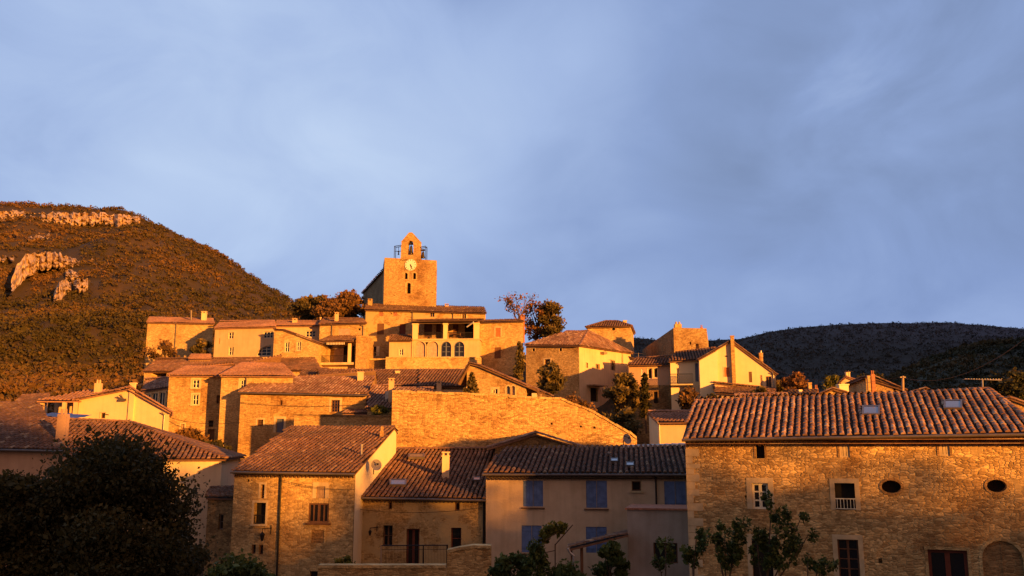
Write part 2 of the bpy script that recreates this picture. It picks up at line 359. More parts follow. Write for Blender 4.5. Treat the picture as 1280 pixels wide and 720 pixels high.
# ------------------------------------------------------------------ house
SEED = [0]
class House:
    def __init__(s, name, label, cat, a, Ya, b, Yb=None, wall=None, roof=None, group=None, sp=.3, row=.42, zb=None):
        Yb = Yb or Ya
        s.a, s.b, s.Ya, s.Yb, s.zb0 = a, b, Ya, Yb, zb
        s.root = empty(name, (0, 0, 0), label, cat, group)
        s.wm, s.rm, s.sp, s.row = wall, roof, sp, row
        s.planes = []; s.caps = []; s.outs = []; s.later = []; s.R = s.L = None; s.extra = []
        SEED[0] += 1; s.seed = SEED[0]; s.eaveinfo = None
    def place(s, py):
        s.py = py; s.A, s.B = XY(s.a, s.Ya, py), XY(s.b, s.Yb, py); s.F = Fac(s.A, s.B)
        m = (s.A + s.B) / 2; g = G(m.x, m.y); s.zb = (g - 3) if s.zb0 is None else s.zb0
        s.root.location = (m.x, m.y, g)
    def ridge(s, eave, RL, RR, ov=.35, back=.6, hipL=False, hipR=False, side=.12, eaveR=None):
        """eave: pixel row at corner A; RL, RR: ridge ends as (px, py, Y)."""
        s.place(eave + 8)
        F = s.F; ze = F.uv(s.a, eave)[1]; zeR = ze if eaveR is None else F.uv(s.b, eaveR)[1]
        rl, rr = P(*RL), P(*RR)
        nin = Vector((-F.n.x, -F.n.y))
        def backpt(c, r, hip):
            rv = Vector((r.x, r.y)) - c
            if hip: return c + nin * (rv.dot(nin) * (1 + back))
            return c + rv * (1 + back)
        c0, c1 = s.A, s.B; c2 = backpt(c1, rr, hipR); c3 = backpt(c0, rl, hipL)
        zbk_l = rl.z - (rl.z - ze) * back; zbk_r = rr.z - (rr.z - zeR) * back
        if hipL: zbk_l = ze
        if hipR: zbk_r = zeR
        s.L, s.R, s.Bk = Fac(c3, c0), Fac(c1, c2), Fac(c2, c3)
        s.outs = [(F, [(0, s.zb), (F.W, s.zb), (F.W, zeR), (0, ze)])]
        dL = (Vector((rl.x, rl.y)) - c3).length; dR = (Vector((rr.x, rr.y)) - c1).length
        s.outs.append((s.L, [(0, s.zb), (s.L.W, s.zb), (s.L.W, ze)] + ([] if hipL else [(dL, rl.z)]) + [(0, zbk_l)]))
        s.outs.append((s.R, [(0, s.zb), (s.R.W, s.zb), (s.R.W, zbk_r)] + ([] if hipR else [(dR, rr.z)]) + [(0, zeR)]))
        s.outs.append((s.Bk, [(0, s.zb), (s.Bk.W, s.zb), (s.Bk.W, zbk_l), (0, zbk_r)]))
        v3 = lambda c, z: Vector((c.x, c.y, z))
        E0, E1, E2, E3 = v3(c0, ze), v3(c1, zeR), v3(c2, zbk_r), v3(c3, zbk_l)
        up = Vector((0, 0, .1))
        dn = lambda e, r, o: e + (e - r).normalized() * o
        tl = (E1 - E0).normalized() * side
        e0, e1 = dn(E0, rl, ov), dn(E1, rr, ov); r0, r1 = rl.copy(), rr.copy(); e2, e3 = dn(E2, rr, ov), dn(E3, rl, ov)
        if not hipL:
            e0 -= tl; r0 -= tl; e3 -= tl
        if not hipR:
            e1 += tl; r1 += tl; e2 += tl
        s.planes.append([e0 + up, e1 + up, r1 + up, r0 + up]); s.planes.append([e2 + up, e3 + up, r0 + up, r1 + up])
        if hipL: s.planes.append([e3 + up, e0 + up, r0 + up])
        if hipR: s.planes.append([e1 + up, e2 + up, r1 + up])
        s.caps.append((r0 + up, r1 + up))
        for h, a_, b_ in ((hipL, r0, e0), (hipR, r1, e1), (hipL, r0, e3), (hipR, r1, e2)):
            if h: s.caps.append((b_ + up, a_ + up))
        s.eaveinfo = (e0, e1, ze)
        s.frontplane = (E0 + up, E1 + up, rr + up)
        return s
    def profile(s, pts, D, ov=.15, side=.3, back=None, tiled=True, py=None):
        """front outline, left to right, as pixels on the front wall; the shape runs back by D."""
        s.place(py or (pts[0][1] + pts[-1][1]) / 2 + 8)
        F = s.F; q = [F.uv(*p) for p in pts]; q[0] = (0, q[0][1]); q[-1] = (F.W, q[-1][1])
        nin = Vector((-F.n.x, -F.n.y))
        if back: c2, c3 = XY(*back[0], s.py), XY(*back[1], s.py)
        else: c2, c3 = s.B + nin * D, s.A + nin * D
        s.L, s.R, s.Bk = Fac(c3, s.A), Fac(s.B, c2), Fac(c2, c3)
        s.outs = [(F, [(0, s.zb), (F.W, s.zb)] + list(reversed(q)))]
        s.outs.append((s.L, [(0, s.zb), (s.L.W, s.zb), (s.L.W, q[0][1]), (0, q[0][1])]))
        s.outs.append((s.R, [(0, s.zb), (s.R.W, s.zb), (s.R.W, q[-1][1]), (0, q[-1][1])]))
        s.outs.append((s.Bk, [(0, s.zb), (s.Bk.W, s.zb)] + [(s.Bk.W * (1 - u / F.W), z) for u, z in q]))
        if tiled:
            m = len(q); up = Vector((0, 0, .1))
            def fr(i, j):      # front/back points
                u, z = q[i]; a = F.pt(u, z); w = u / F.W; b2 = c3 * (1 - w) + c2 * w
                return (a, Vector((b2.x, b2.y, z)))
            for i in range(m - 1):
                (a0, b0), (a1, b1) = fr(i, 0), fr(i + 1, 0)
                if abs(q[i + 1][0] - q[i][0]) < .05: continue
                if a0.z <= a1.z: lo, hi, lob, hib, end = a0, a1, b0, b1, i == 0
                else: lo, hi, lob, hib, end = a1, a0, b1, b0, i + 1 == m - 1
                fo = Vector((F.n.x, F.n.y, 0)) * ov
                d = (lo - hi).normalized() * (side if end else 0)
                p = [lo + d + fo + up, lob + d - fo + up, hib - fo + up, hi + fo + up]
                s.planes.append(p); 
                s.caps.append((hi + fo + up, hib - fo + up))
                s.extra.append((lo + d + fo + up, hi + fo + up))
        s.eaveinfo = None
        return s
    def win(s, F, x0, y0, x1, y1, shp='rect', fill='glass', frame='white', grid=(2, 3), sur=0, sill=False, shut=None, depth=.2, rail=False, name='window', fw=.06, surm=None, label=None):
        um, zm = (x0 + x1) / 2, (y0 + y1) / 2
        u0, u1 = F.uv(x0, zm)[0], F.uv(x1, zm)[0]; z1, z0 = F.uv(um, y0)[1], F.uv(um, y1)[1]
        u0 = max(u0, .06); u1 = min(u1, F.W - .06)
        hl = shape(shp, u0, u1, z0, z1); F.holes.append((hl, depth, False))
        s.later.append((F, u0, u1, z0, z1, hl, shp, fill, frame, grid, sur, sill, shut, depth, rail, name, fw, surm, label))
        return s
    def hole(s, F, px, py, w=1.6, h=1.6):
        u, z = F.uv(px, py); k = F.uv(px + 1, py)[0] - u
        w *= k / 2; h *= k / 2
        F.holes.append(([(u - w, z - h), (u + w, z - h), (u + w, z + h), (u - w, z + h)], .35, True))
    def build(s, cornice=0, gutter=False, smooth=True, roofname='roof'):
        mb = MB()
        for F, o in s.outs: panel(mb, F, o, F.holes)
        s.wall = link('wall', mb, s.wm, s.root, s.root)
        s.roof = None
        if s.planes:
            rb = MB()
            for i, p in enumerate(s.planes): tiles(rb, p, s.sp, s.row, seed=s.seed * 10 + i)
            for i, (a, b) in enumerate(s.caps): ridgecap(rb, a, b, seed=i)
            for (a, b) in s.extra: ridgecap(rb, a, b, r=.10, seed=3)
            s.roof = link(roofname, rb, s.rm, s.root, s.root, True)
        if cornice:
            cb = MB(); F = s.F; e0, e1, ze = s.eaveinfo
            for k in range(cornice):
                zt = ze - .02 - .17 * k; pr = .13 * (cornice - k)
                n_ = int(F.W / .22)
                for i in range(n_):
                    u = (i + .5) * F.W / n_; r = F.W / n_ * .40
                    t_ = (0, .6, 1.2, 1.57, 1.94, 2.54, 3.14)
                    rows = [[F.pt(u - r * math.cos(t), zt - .14 + r * 1.1 * math.sin(t), d) for t in t_] for d in (0.01, pr)]
                    cb.grid(rows, (i + .5, k + .5))
                F.fbox(cb, -.01, F.W + .01, zt - .03, zt, .004, pr + .03)
            link('cornice', cb, s.rm, s.root, s.root)
        if gutter and s.eaveinfo:
            e0, e1, ze = s.eaveinfo; gb = MB()
            off = Vector((s.F.n.x, s.F.n.y, 0)) * .09 + Vector((0, 0, .03))
            gb.tube(e0 + off, e1 + off, .07, .07, 8)
            link('gutter', gb, M['zinc'], s.root, s.root, True)
        for w in s.later: s._win(*w)
        return s
    def _win(s, F, u0, u1, z0, z1, hl, shp, fill, frame, grid, sur, sill, shut, depth, rail, name, fw, surm, label):
        fm = M.get(frame) if frame else None
        pane = MB()
        if fill == 'glass':
            pane.poly([F.pt(a, b, -depth + .004) for a, b in hl]); pm = M['glass']
        elif fill in ('shutter', 'wood') or fill in M and fill not in ('dark',):
            pm = M[fill] if fill in M else M['brown']
            dd = -.05 if name == 'shutter' else -depth + .02
            if shp == 'rect':
                npl = max(2, int((u1 - u0) / .16)); w = (u1 - u0) / npl
                for k in range(npl): F.fbox(pane, u0 + k * w + .006, u0 + (k + 1) * w - .006, z0 + .01, z1 - .01, dd - .05, dd)
                pane.poly([F.pt(a, b, dd - .03) for a, b in hl])
                for zz in (z0 + (z1 - z0) * .18, z0 + (z1 - z0) * .82): F.fbox(pane, u0 + .02, u1 - .02, zz - .04, zz + .04, dd + .001, dd + .025)
            else:
                pane.poly([F.pt(a, b, dd) for a, b in hl])
                F.fbox(pane, (u0 + u1) / 2 - .015, (u0 + u1) / 2 + .015, z0 + .02, z1 - .1, dd, dd + .03)
        else:
            pane.poly([F.pt(a, b, -depth + .004) for a, b in hl]); pm = M['dark']
        w = link(name, pane, pm, s.root, s.root)
        if label: w['label'] = label
        if fm and fill in ('glass', 'dark'):
            fb = MB(); d0, d1 = -depth + .012, -depth + .06; c = (u0 + u1) / 2; zc = (z0 + z1) / 2
            if shp in ('rect',):
                F.fbox(fb, u0, u0 + fw, z0, z1, d0, d1); F.fbox(fb, u1 - fw, u1, z0, z1, d0, d1)
                F.fbox(fb, u0 + fw, u1 - fw, z0, z0 + fw, d0, d1); F.fbox(fb, u0 + fw, u1 - fw, z1 - fw, z1, d0, d1)
            else:
                inn = [(c + (a - c) * (1 - 2 * fw / (u1 - u0)), zc + (b - zc) * (1 - 2 * fw / (z1 - z0))) for a, b in hl]
                for i in range(len(hl)):
                    j = (i + 1) % len(hl); fb.poly([F.pt(*hl[i], d1), F.pt(*hl[j], d1), F.pt(*inn[j], d1), F.pt(*inn[i], d1)])
            gc, gr = grid
            for k in range(1, gc):
                uu = u0 + (u1 - u0) * k / gc; hw = fw * (.75 if k * 2 == gc else .4); zt = z1 - fw if shp == 'rect' else z1 - (z1 - z0) * .08 * (1 + 3 * abs(2 * k / gc - 1))
                F.fbox(fb, uu - hw, uu + hw, z0 + fw, zt, d0 - .003, d1 - .004)
            for k in range(1, gr):
                zz = z0 + (z1 - z0) * k / gr; ins = fw if shp == 'rect' else fw + (u1 - u0) * .04
                if shp in ('arch', 'fan') and k == gr - 1: ins += (u1 - u0) * .12
                F.fbox(fb, u0 + ins, u1 - fw, zz - fw * .32, zz + fw * .32, d0 - .006, d1 - .008)
            link('frame', fb, fm, w, s.root)
        if sur:
            sb = MB(); sw = sur; sm = surm or M['sur']; c = (u0 + u1) / 2; zc = (z0 + z1) / 2
            if shp == 'rect':
                F.fbox(sb, u0 - sw, u0 - .003, z0, z1 + sw, -.06, .025); F.fbox(sb, u1 + .003, u1 + sw, z0, z1 + sw, -.06, .025)
                F.fbox(sb, u0, u1, z1 + .003, z1 + sw, -.06, .028)
            else:
                outp = [(c + (a - c) * (1 + 2 * sw / (u1 - u0)), zc + (b - zc) * (1 + 2 * sw / (z1 - z0))) for a, b in hl]
                for i in range(len(hl)):
                    j = (i + 1) % len(hl)
                    sb.poly([F.pt(*hl[j], .03), F.pt(*hl[i], .03), F.pt(*outp[i], .03), F.pt(*outp[j], .03)])
                    sb.poly([F.pt(*outp[j], .03), F.pt(*outp[i], .03), F.pt(*outp[i], -.02), F.pt(*outp[j], -.02)])
                    sb.poly([F.pt(*hl[i], .03), F.pt(*hl[j], .03), F.pt(*hl[j], -.15), F.pt(*hl[i], -.15)])
            link('surround', sb, sm, w, s.root)
        if sill:
            sb = MB(); F.fbox(sb, u0 - .14, u1 + .14, z0 - .10, z0 - .003, -.1, .12)
            link('sill', sb, M['sur'] if sill is True else M[sill], w, s.root)
        if shut:
            for sg, m_, fr in shut:     # (-1|1, material key, width fraction)
                sb = MB(); ww = (u1 - u0) * fr
                a, b = (u0 - ww - .03, u0 - .03) if sg < 0 else (u1 + .03, u1 + ww + .03)
                F.fbox(sb, a, b, z0, z1, .035, .075)
                for zz in (z0 + (z1 - z0) * .2, z0 + (z1 - z0) * .8): F.fbox(sb, a + .02, b - .02, zz - .03, zz + .03, .076, .095)
                link('shutter', sb, M[m_], w, s.root)
        if rail:
            sb = MB(); zt = z0 + (z1 - z0) * .42; nb = max(5, int((u1 - u0) / .12))
            F.fbox(sb, u0, u1, zt - .02, zt + .02, .0, .04); F.fbox(sb, u0, u1, z0 + .04, z0 + .07, .0, .04)
            for k in range(nb):
                uu = u0 + (u1 - u0) * (k + .5) / nb; F.fbox(sb, uu - .012, uu + .012, z0 + .07, zt - .02, .008, .032)
            link('railing', sb, M[rail] if rail is not True else M['iron'], w, s.root)
    # extras -----------------------------------------------------
    def chimney(s, x0, x1, yt, yb, Y, mat=None, style='slab', sink=.8, label=None):
        p, q = P(x0, yt, Y), P(x1, yt, Y); z1 = p.z; z0 = P(x0, yb, Y).z - sink; w = q.x - p.x; cb = MB()
        dy = w * .85
        if style == 'pipe':
            c = (p.x + q.x) / 2; cb.tube((c, Y, z0), (c, Y, z1 - .12), w * .36, w * .36, 10); cb.tube((c, Y, z1 - .12), (c, Y, z1), w * .5, w * .5, 10)
        else:
            h = z1 - z0; ct = min(.3, h * .2)
            if style == 'slab':
                cb.abox(p.x, q.x, Y, Y + dy, z0, z1 - ct); e = w * .08
                cb.abox(p.x - e, q.x + e, Y - e, Y + dy + e, z1 - ct, z1 - ct + .07)
                for xx in (p.x + .04 + e, q.x - .04 - e): cb.abox(xx - .05, xx + .05, Y + .04, Y + dy - .04, z1 - ct + .07, z1 - .07)
                cb.abox(p.x - e, q.x + e, Y - e, Y + dy + e, z1 - .07, z1)
            elif style == 'pots':
                cb.abox(p.x, q.x, Y, Y + dy, z0, z1 - ct)
                for k in (.28, .72): cb.tube((p.x + w * k, Y + dy / 2, z1 - ct), (p.x + w * k, Y + dy / 2, z1), w * .17, w * .14, 8)
            else:
                cb.abox(p.x, q.x, Y, Y + dy, z0, z1 - .1); e = w * .07
                cb.abox(p.x - e, q.x + e, Y - e, Y + dy + e, z1 - .1, z1)
        o = link('chimney', cb, mat or s.wm, s.roof or s.wall, s.root)
        if label: o['label'] = label
        return o
    def part(s, name, mb, mat, parent=None, smooth=False): return link(name, mb, mat, parent or s.root, s.root, smooth)
    def pipe(s, px, y0, y1, F=None, mat='zinc', r=.05, name='downpipe'):
        F = F or s.F; u, z1 = F.uv(px, y0); z0 = F.uv(px, y1)[1]
        mb = MB(); mb.path([F.pt(u - .1, z1 + .12, .34), F.pt(u, z1 - .12, .1), F.pt(u, z0, .1)], r, 8)
        return s.part(name, mb, M[mat], None, True)
    def skylight(s, x0, y0, x1, y1, mat='skyl'):
        a, b, c = s.frontplane; n = (b - a).cross(c - a).normalized()
        if n.z < 0: n = -n
        def hit(px, py):
            d = ray(px, py); return d * (a.dot(n) / d.dot(n))
        q = [hit(x0, y1), hit(x1, y1), hit(x1, y0), hit(x0, y0)]
        mb = MB(); cc = sum(q, Vector()) / 4; t = [p + n * .17 for p in q]
        for i in range(4):
            j = (i + 1) % 4; mb.poly([q[i], q[j], t[j], t[i]])
            ti, tj = cc + n * .17 + (q[i] - cc) * .8, cc + n * .17 + (q[j] - cc) * .8
            mb.poly([t[i], t[j], tj, ti])
        w = link('skylight', mb, M['zinc'], s.roof, s.root)
        g = MB(); g.poly([cc + n * .15 + (p - cc) * .8 for p in q]); link('pane', g, M[mat], w, s.root)
def dish(px, py, Y, rpx, name, label, wallpt=None, tilt=(.5, -.8, .25), parent=None, root=None):
    c = P(px, py, Y); r = rpx / FPX * Y; ax = Vector(tilt).normalized(); a = ax.orthogonal().normalized(); b = ax.cross(a)
    mb = MB(); rows = []
    for k in range(5):
        rr = r * (k + .01) / 4; rows.append([c + ax * (rr * rr / r * .25) + (a * math.cos(t) + b * math.sin(t)) * rr for t in [2 * math.pi * i / 16 for i in range(16)]])
    mb.grid(rows, None, True)
    o = link('satellite_dish', mb, M['dish'], parent, root, True)
    ar = MB(); ar.tube(c, c - ax * .35, .03); ar.tube(c - ax * .3, c - ax * .3 - Vector((0, 0, .45)), .03); ar.tube(c - b * r * .9, c + ax * r * .8, .015); ar.box(c + ax * r * .8, (.05, 0, 0), (0, .05, 0), (0, 0, .05))
    link('bracket', ar, M['iron'], o, root)
    return o
# ------------------------------------------------------------------ foliage
def leaves_np(centres, size, flat=.0, shade=None, jitter=.35):
    """quads of random orientation at centres (N,3); uv.x = a random shade per leaf."""
    n = len(centres); C = np.asarray(centres)
    a = RNG.normal(size=(n, 3)); a /= np.linalg.norm(a, axis=1)[:, None]
    b = RNG.normal(size=(n, 3)); b -= a * (a * b).sum(1)[:, None]; b /= np.linalg.norm(b, axis=1)[:, None]
    sz = (np.asarray(size) * np.exp(RNG.normal(size=n) * jitter))[:, None]
    q = np.stack([C - a * sz - b * sz * .15, C - b * sz * .62, C + a * sz + b * sz * .1, C + b * sz * .62], 1)
    sh = RNG.random(n) if shade is None else np.clip(shade + RNG.normal(size=n) * .13, .01, .99)
    return q, sh
def foliage_obj(name, q, sh, mat, parent=None, root=None):
    n = len(q); off = np.array(root.location) if root else np.zeros(3)
    me = bpy.data.meshes.new(name); me.vertices.add(4 * n); me.loops.add(4 * n); me.polygons.add(n)
    me.vertices.foreach_set('co', (q.reshape(-1, 3) - off).ravel()); me.loops.foreach_set('vertex_index', np.arange(4 * n, dtype=np.int32))
    me.polygons.foreach_set('loop_start', np.arange(0, 4 * n, 4, dtype=np.int32))
    u = me.uv_layers.new(name='UVMap'); uv = np.zeros((4 * n, 2), np.float32); uv[:, 0] = np.repeat(sh, 4); u.data.foreach_set('uv', uv.ravel())
    me.materials.append(mat); me.update(calc_edges=True); me.validate()
    o = bpy.data.objects.new(name, me); COL.objects.link(o)
    if parent: o.parent = parent
    return o
def limb(mb, p0, p1, r0, r1, bend=.12, n=6, seg=4):
    p0, p1 = Vector(p0), Vector(p1); L = (p1 - p0).length; pts = []
    off = Vector((random.uniform(-1, 1), random.uniform(-1, 1), random.uniform(-.3, .6))) * L * bend
    for k in range(seg + 1):
        t = k / seg; pts.append(p0.lerp(p1, t) + off * math.sin(math.pi * t))
    for k in range(seg): mb.tube(pts[k], pts[k + 1], r0 + (r1 - r0) * k / seg, r0 + (r1 - r0) * (k + 1) / seg, n, False)
    return pts
def tree(name, label, cat, px, Y, ytop, ybase, wpx, mat, nl=14, dens=60, leaf=.16, shape_='round', trunk=.25, group=None, ycrown=None, holes=.25, base_g=False):
    k = Y / FPX
    top = P(px, ytop, Y).z; x = P(px, ytop, Y).x; zb = P(px, ybase, Y).z
    if base_g: zb = G(x, Y)
    H = top - zb; Wd = wpx * k / 2; zc0 = zb + H * .22 if ycrown is None else P(px, ycrown, Y).z
    root = empty(name, (x, Y, zb), label, cat, group)
    tb = MB(); base = Vector((x, Y, zb - .5)); mid = Vector((x + Wd * random.uniform(-.1, .1), Y, zc0 + (top - zc0) * .4))
    limb(tb, base, mid, trunk, trunk * .6, .04)
    Q, SH = [], []
    hc = top - zc0
    for i in range(nl):
        if shape_ == 'cone':
            t = (i + .5) / nl; zz = zc0 + hc * t; r = Wd * (1 - t) * .85 + .05; ang = i * 2.4
            c = Vector((x + math.cos(ang) * r * .55, Y + math.sin(ang) * r * .55, zz)); lr = Vector((r * .62, r * .62, max(hc / nl * 1.3, r * .3)))
        elif shape_ == 'column':
            t = (i + .5) / nl; zz = zc0 + hc * t * .95; r = Wd * (1 - .75 * t ** 3)
            c = Vector((x + random.uniform(-.35, .35) * r, Y + random.uniform(-.4, .4) * r, zz)); lr = Vector((r * .65, r * .65, hc / nl * 1.2))
        else:
            ang = random.uniform(0, 6.283); t = (i + .5) / nl; s_ = math.sin(math.pi * (.12 + .80 * t)); rad = Wd * s_ * random.uniform(.35, .78)
            c = Vector((x + math.cos(ang) * rad, Y + math.sin(ang) * rad, zc0 + hc * (.1 + .78 * t)))
            lr = Vector((1, 1, .72)) * (Wd * random.uniform(.26, .40))
        s0 = mid.lerp(base, random.uniform(0, .35)); limb(tb, s0, c, trunk * .38, trunk * .08, .1, 5)
        m = int(dens * random.uniform(.6, 1.3)); d = RNG.normal(size=(m, 3)); d /= np.linalg.norm(d, axis=1)[:, None]
        rr = RNG.random(m) ** .45 * (1 + RNG.normal(size=m) * .2)
        keep = np.array([noise.noise(Vector(v) * 1.9 + c) > -holes for v in d]) if m < 6000 else RNG.random(m) > .2
        cc = np.array(c) + d * rr[:, None] * np.array(lr); cc = cc[keep]
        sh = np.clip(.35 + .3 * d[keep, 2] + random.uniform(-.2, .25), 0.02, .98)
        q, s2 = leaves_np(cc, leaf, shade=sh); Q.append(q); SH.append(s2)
    link('trunk', tb, M['bark'], root, root, True)
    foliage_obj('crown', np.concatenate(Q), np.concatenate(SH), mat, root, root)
    return root
def bush(name, label, cat, px, Y, ytop, ybase, wpx, mat, nl=8, dens=120, leaf=.12, group=None):
    return tree(name, label, cat, px, Y, ytop, ybase, wpx, mat, nl, dens, leaf, 'round', .07, group, ycrown=ybase - (ybase - ytop) * .05, holes=.35)
def bare_tree(name, label, cat, px, Y, ytop, ybase, wpx, mat, lv=5, leafn=3, leaf=.12, seed=1):
    rr = random.Random(seed); k = Y / FPX; top = P(px, ytop, Y); zb = P(px, ybase, Y).z; H = top.z - zb
    root = empty(name, (top.x, Y, zb), label, cat); mb = MB(); tips = []
    def grow(p, d, L, r, n):
        q = p + d * L; mb.tube(p, q, r, r * .66, 5, False)
        if n == 0: tips.append(q); return
        for _ in range(rr.choice((2, 3, 3))):
            e = (d + Vector((rr.uniform(-1, 1), rr.uniform(-1, 1), rr.uniform(-.35, .7))) * .62).normalized(); grow(q, e, L * rr.uniform(.62, .85), r * .6, n - 1)
        tips.append(q)
    grow(Vector((top.x, Y, zb - .3)), Vector((0, 0, 1)), H * .33, H * .028, lv)
    V = np.array(mb.v); s_ = wpx * k / max(.1, (V[:, 0].max() - V[:, 0].min())); zz = (top.z - zb) / (V[:, 2].max() - zb)
    V[:, 0] = top.x + (V[:, 0] - top.x) * s_; V[:, 2] = np.where(V[:, 2] > zb, zb + (V[:, 2] - zb) * zz, V[:, 2])
    mb.v = [tuple(v) for v in V]; link('trunk', mb, M['bark'], root, root)
    T = np.array([(top.x + (t.x - top.x) * s_, t.y, zb + (t.z - zb) * zz) for t in tips]); T = np.repeat(T, leafn, 0) + RNG.normal(size=(len(T) * leafn, 3)) * .28
    q, s2 = leaves_np(T, leaf); foliage_obj('crown', q, s2, mat, root, root)
    return root
def scrub(name, pts, rad, K, mat, label, kind='stuff', leafmax=9.):
    pts = np.asarray(pts); n = len(pts); rad = np.asarray(rad)
    d = RNG.normal(size=(n, K, 3)); d /= np.linalg.norm(d, axis=2)[:, :, None]; d[:, :, 2] = np.abs(d[:, :, 2]) * 1.05 - .25
    rr = RNG.random((n, K, 1)) ** .3
    c = pts[:, None, :] + d * rr * rad[:, None, None] * np.array([1, 1, .9])
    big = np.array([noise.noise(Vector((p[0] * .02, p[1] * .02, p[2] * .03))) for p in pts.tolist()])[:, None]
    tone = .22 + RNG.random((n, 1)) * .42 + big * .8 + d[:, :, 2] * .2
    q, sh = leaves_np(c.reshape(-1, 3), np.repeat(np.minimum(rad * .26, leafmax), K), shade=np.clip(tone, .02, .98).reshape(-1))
    o = foliage_obj(name, q, sh, mat); props(o, label, 'trees', None, kind)
    return o
def nz(x, y, s=1.0, o=4):
    return noise.fractal(Vector((x * s, y * s, 3.7)), .8, 2.1, o)
# ================================================================== world, sun, camera
SUN_AZ, SUN_EL = R(40), R(5.5)       # the sun stands behind the camera and to its right
w = bpy.data.worlds.new('World'); S.world = w; w.use_nodes = True
nt = w.node_tree; nt.nodes.clear(); L = nt.links.new
wo = nt.nodes.new('ShaderNodeOutputWorld'); bg = nt.nodes.new('ShaderNodeBackground'); bg.inputs[1].default_value = .1; L(bg.outputs[0], wo.inputs[0])
sky = nt.nodes.new('ShaderNodeTexSky'); sky.sky_type = 'NISHITA'; sky.sun_disc = False
sky.sun_elevation = SUN_EL; sky.sun_rotation = R(180) - SUN_AZ; sky.air_density = 1.2; sky.dust_density = 2.0
tc = nt.nodes.new('ShaderNodeTexCoord')
sp = nt.nodes.new('ShaderNodeSeparateXYZ'); L(tc.outputs['Generated'], sp.inputs[0])
# soft cloud sheet: two scales of warped noise on the view direction
mp = N(nt, 'ShaderNodeMapping'); mp.inputs['Scale'].default_value = (1.0, 1.0, 1.5); mp.inputs['Location'].default_value = (3.1, .4, 1.35); L(tc.outputs['Generated'], mp.inputs[0])
c1 = N(nt, 'ShaderNodeTexNoise', i_Scale=1.5, i_Detail=4.0, i_Roughness=.45, i_Distortion=.35); L(mp.outputs[0], c1.inputs['Vector'])
c2 = N(nt, 'ShaderNodeTexNoise', i_Scale=5.5, i_Detail=6.0, i_Roughness=.55, i_Distortion=.6); L(mp.outputs[0], c2.inputs['Vector'])
cm = math_(nt, 'ADD', math_(nt, 'MULTIPLY', c1.outputs[0], .72), math_(nt, 'MULTIPLY', c2.outputs[0], .28))
# lighter towards the left and centre of the view
lx = math_(nt, 'MULTIPLY', sp.outputs[0], -.15); cm = math_(nt, 'ADD', cm, lx)
def lobe(px, py, c0, amp, tex=None):
    global cm
    d = ray(px, py).normalized(); dp = N(nt, 'ShaderNodeVectorMath', operation='DOT_PRODUCT'); L(wv.outputs[0], dp.inputs[0]); dp.inputs[1].default_value = tuple(d)
    r = ramp(nt, [(c0, (0, 0, 0)), (1.0, (1, 1, 1))], 'EASE'); L(dp.outputs['Value'], r.inputs[0]); o_ = math_(nt, 'MULTIPLY', r.outputs[0], amp)
    if tex: o_ = math_(nt, 'MULTIPLY', o_, tex)
    cm = math_(nt, 'ADD', cm, o_)
# the view direction, a little warped, so that the cloud masses have uneven edges
wv_s = N(nt, 'ShaderNodeVectorMath', operation='SCALE'); wv_s.inputs['Scale'].default_value = .16; L(c2.outputs['Color'], wv_s.inputs[0])
wv = N(nt, 'ShaderNodeVectorMath', operation='ADD'); L(tc.outputs['Generated'], wv.inputs[0]); L(wv_s.outputs[0], wv.inputs[1])
wv2 = N(nt, 'ShaderNodeVectorMath', operation='SUBTRACT'); L(wv.outputs[0], wv2.inputs[0]); wv2.inputs[1].default_value = (.08, .08, .08); wv = N(nt, 'ShaderNodeVectorMath', operation='NORMALIZE'); L(wv2.outputs[0], wv.inputs[0])
lobe(360, 190, .95, .13); lobe(600, 260, .955, .08); lobe(80, 130, .97, .05); lobe(1130, 10, .93, -.10); lobe(20, 20, .97, -.07)
lobe(1115, 105, .9978, .13, math_(nt, 'SUBTRACT', c2.outputs[0], .30))
cr = ramp(nt, [(.28, (1.95, 2.7, 4.7)), (.42, (2.85, 3.95, 6.9)), (.54, (4.1, 5.4, 8.5)), (.70, (5.5, 6.9, 9.6)), (.9, (7.2, 8.2, 10.0))]); L(cm, cr.inputs[0])
low = ramp(nt, [(.0, (.72, .72, .84)), (.10, (.84, .88, .97)), (.3, (1, 1, 1))]); L(sp.outputs[2], low.inputs[0])
cc = mixc(nt, 1.0, cr.outputs[0], low.outputs[0], 'MULTIPLY')
cloud = mixc(nt, .88, sky.outputs[0], cc)
# the half of the sky behind the camera is a dark bank of cloud over the setting sun
bk = ramp(nt, [(.30, (.42, .34, .30)), (.62, (1, 1, 1))]); L(math_(nt, 'ADD', math_(nt, 'MULTIPLY', sp.outputs[1], .5), .5), bk.inputs[0])
skyc = mixc(nt, 1.0, cloud, bk.outputs[0], 'MULTIPLY')
# orange afterglow low in the sky round the setting sun
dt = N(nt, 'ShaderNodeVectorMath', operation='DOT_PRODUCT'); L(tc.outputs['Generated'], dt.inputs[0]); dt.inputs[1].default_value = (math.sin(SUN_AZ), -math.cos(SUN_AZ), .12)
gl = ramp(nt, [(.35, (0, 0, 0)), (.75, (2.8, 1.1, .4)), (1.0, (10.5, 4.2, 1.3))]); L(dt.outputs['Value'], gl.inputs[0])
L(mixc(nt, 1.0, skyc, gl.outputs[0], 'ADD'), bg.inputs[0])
sl = bpy.data.lights.new('sun', 'SUN'); sl.energy = 11.5; sl.angle = R(1.0); sl.color = (1.0, .385, .055)
so = bpy.data.objects.new('sun', sl); COL.objects.link(so)
sd = Vector((math.sin(SUN_AZ) * math.cos(SUN_EL), -math.cos(SUN_AZ) * math.cos(SUN_EL), math.sin(SUN_EL)))
so.rotation_euler = sd.to_track_quat('Z', 'Y').to_euler(); so.location = sd * 300
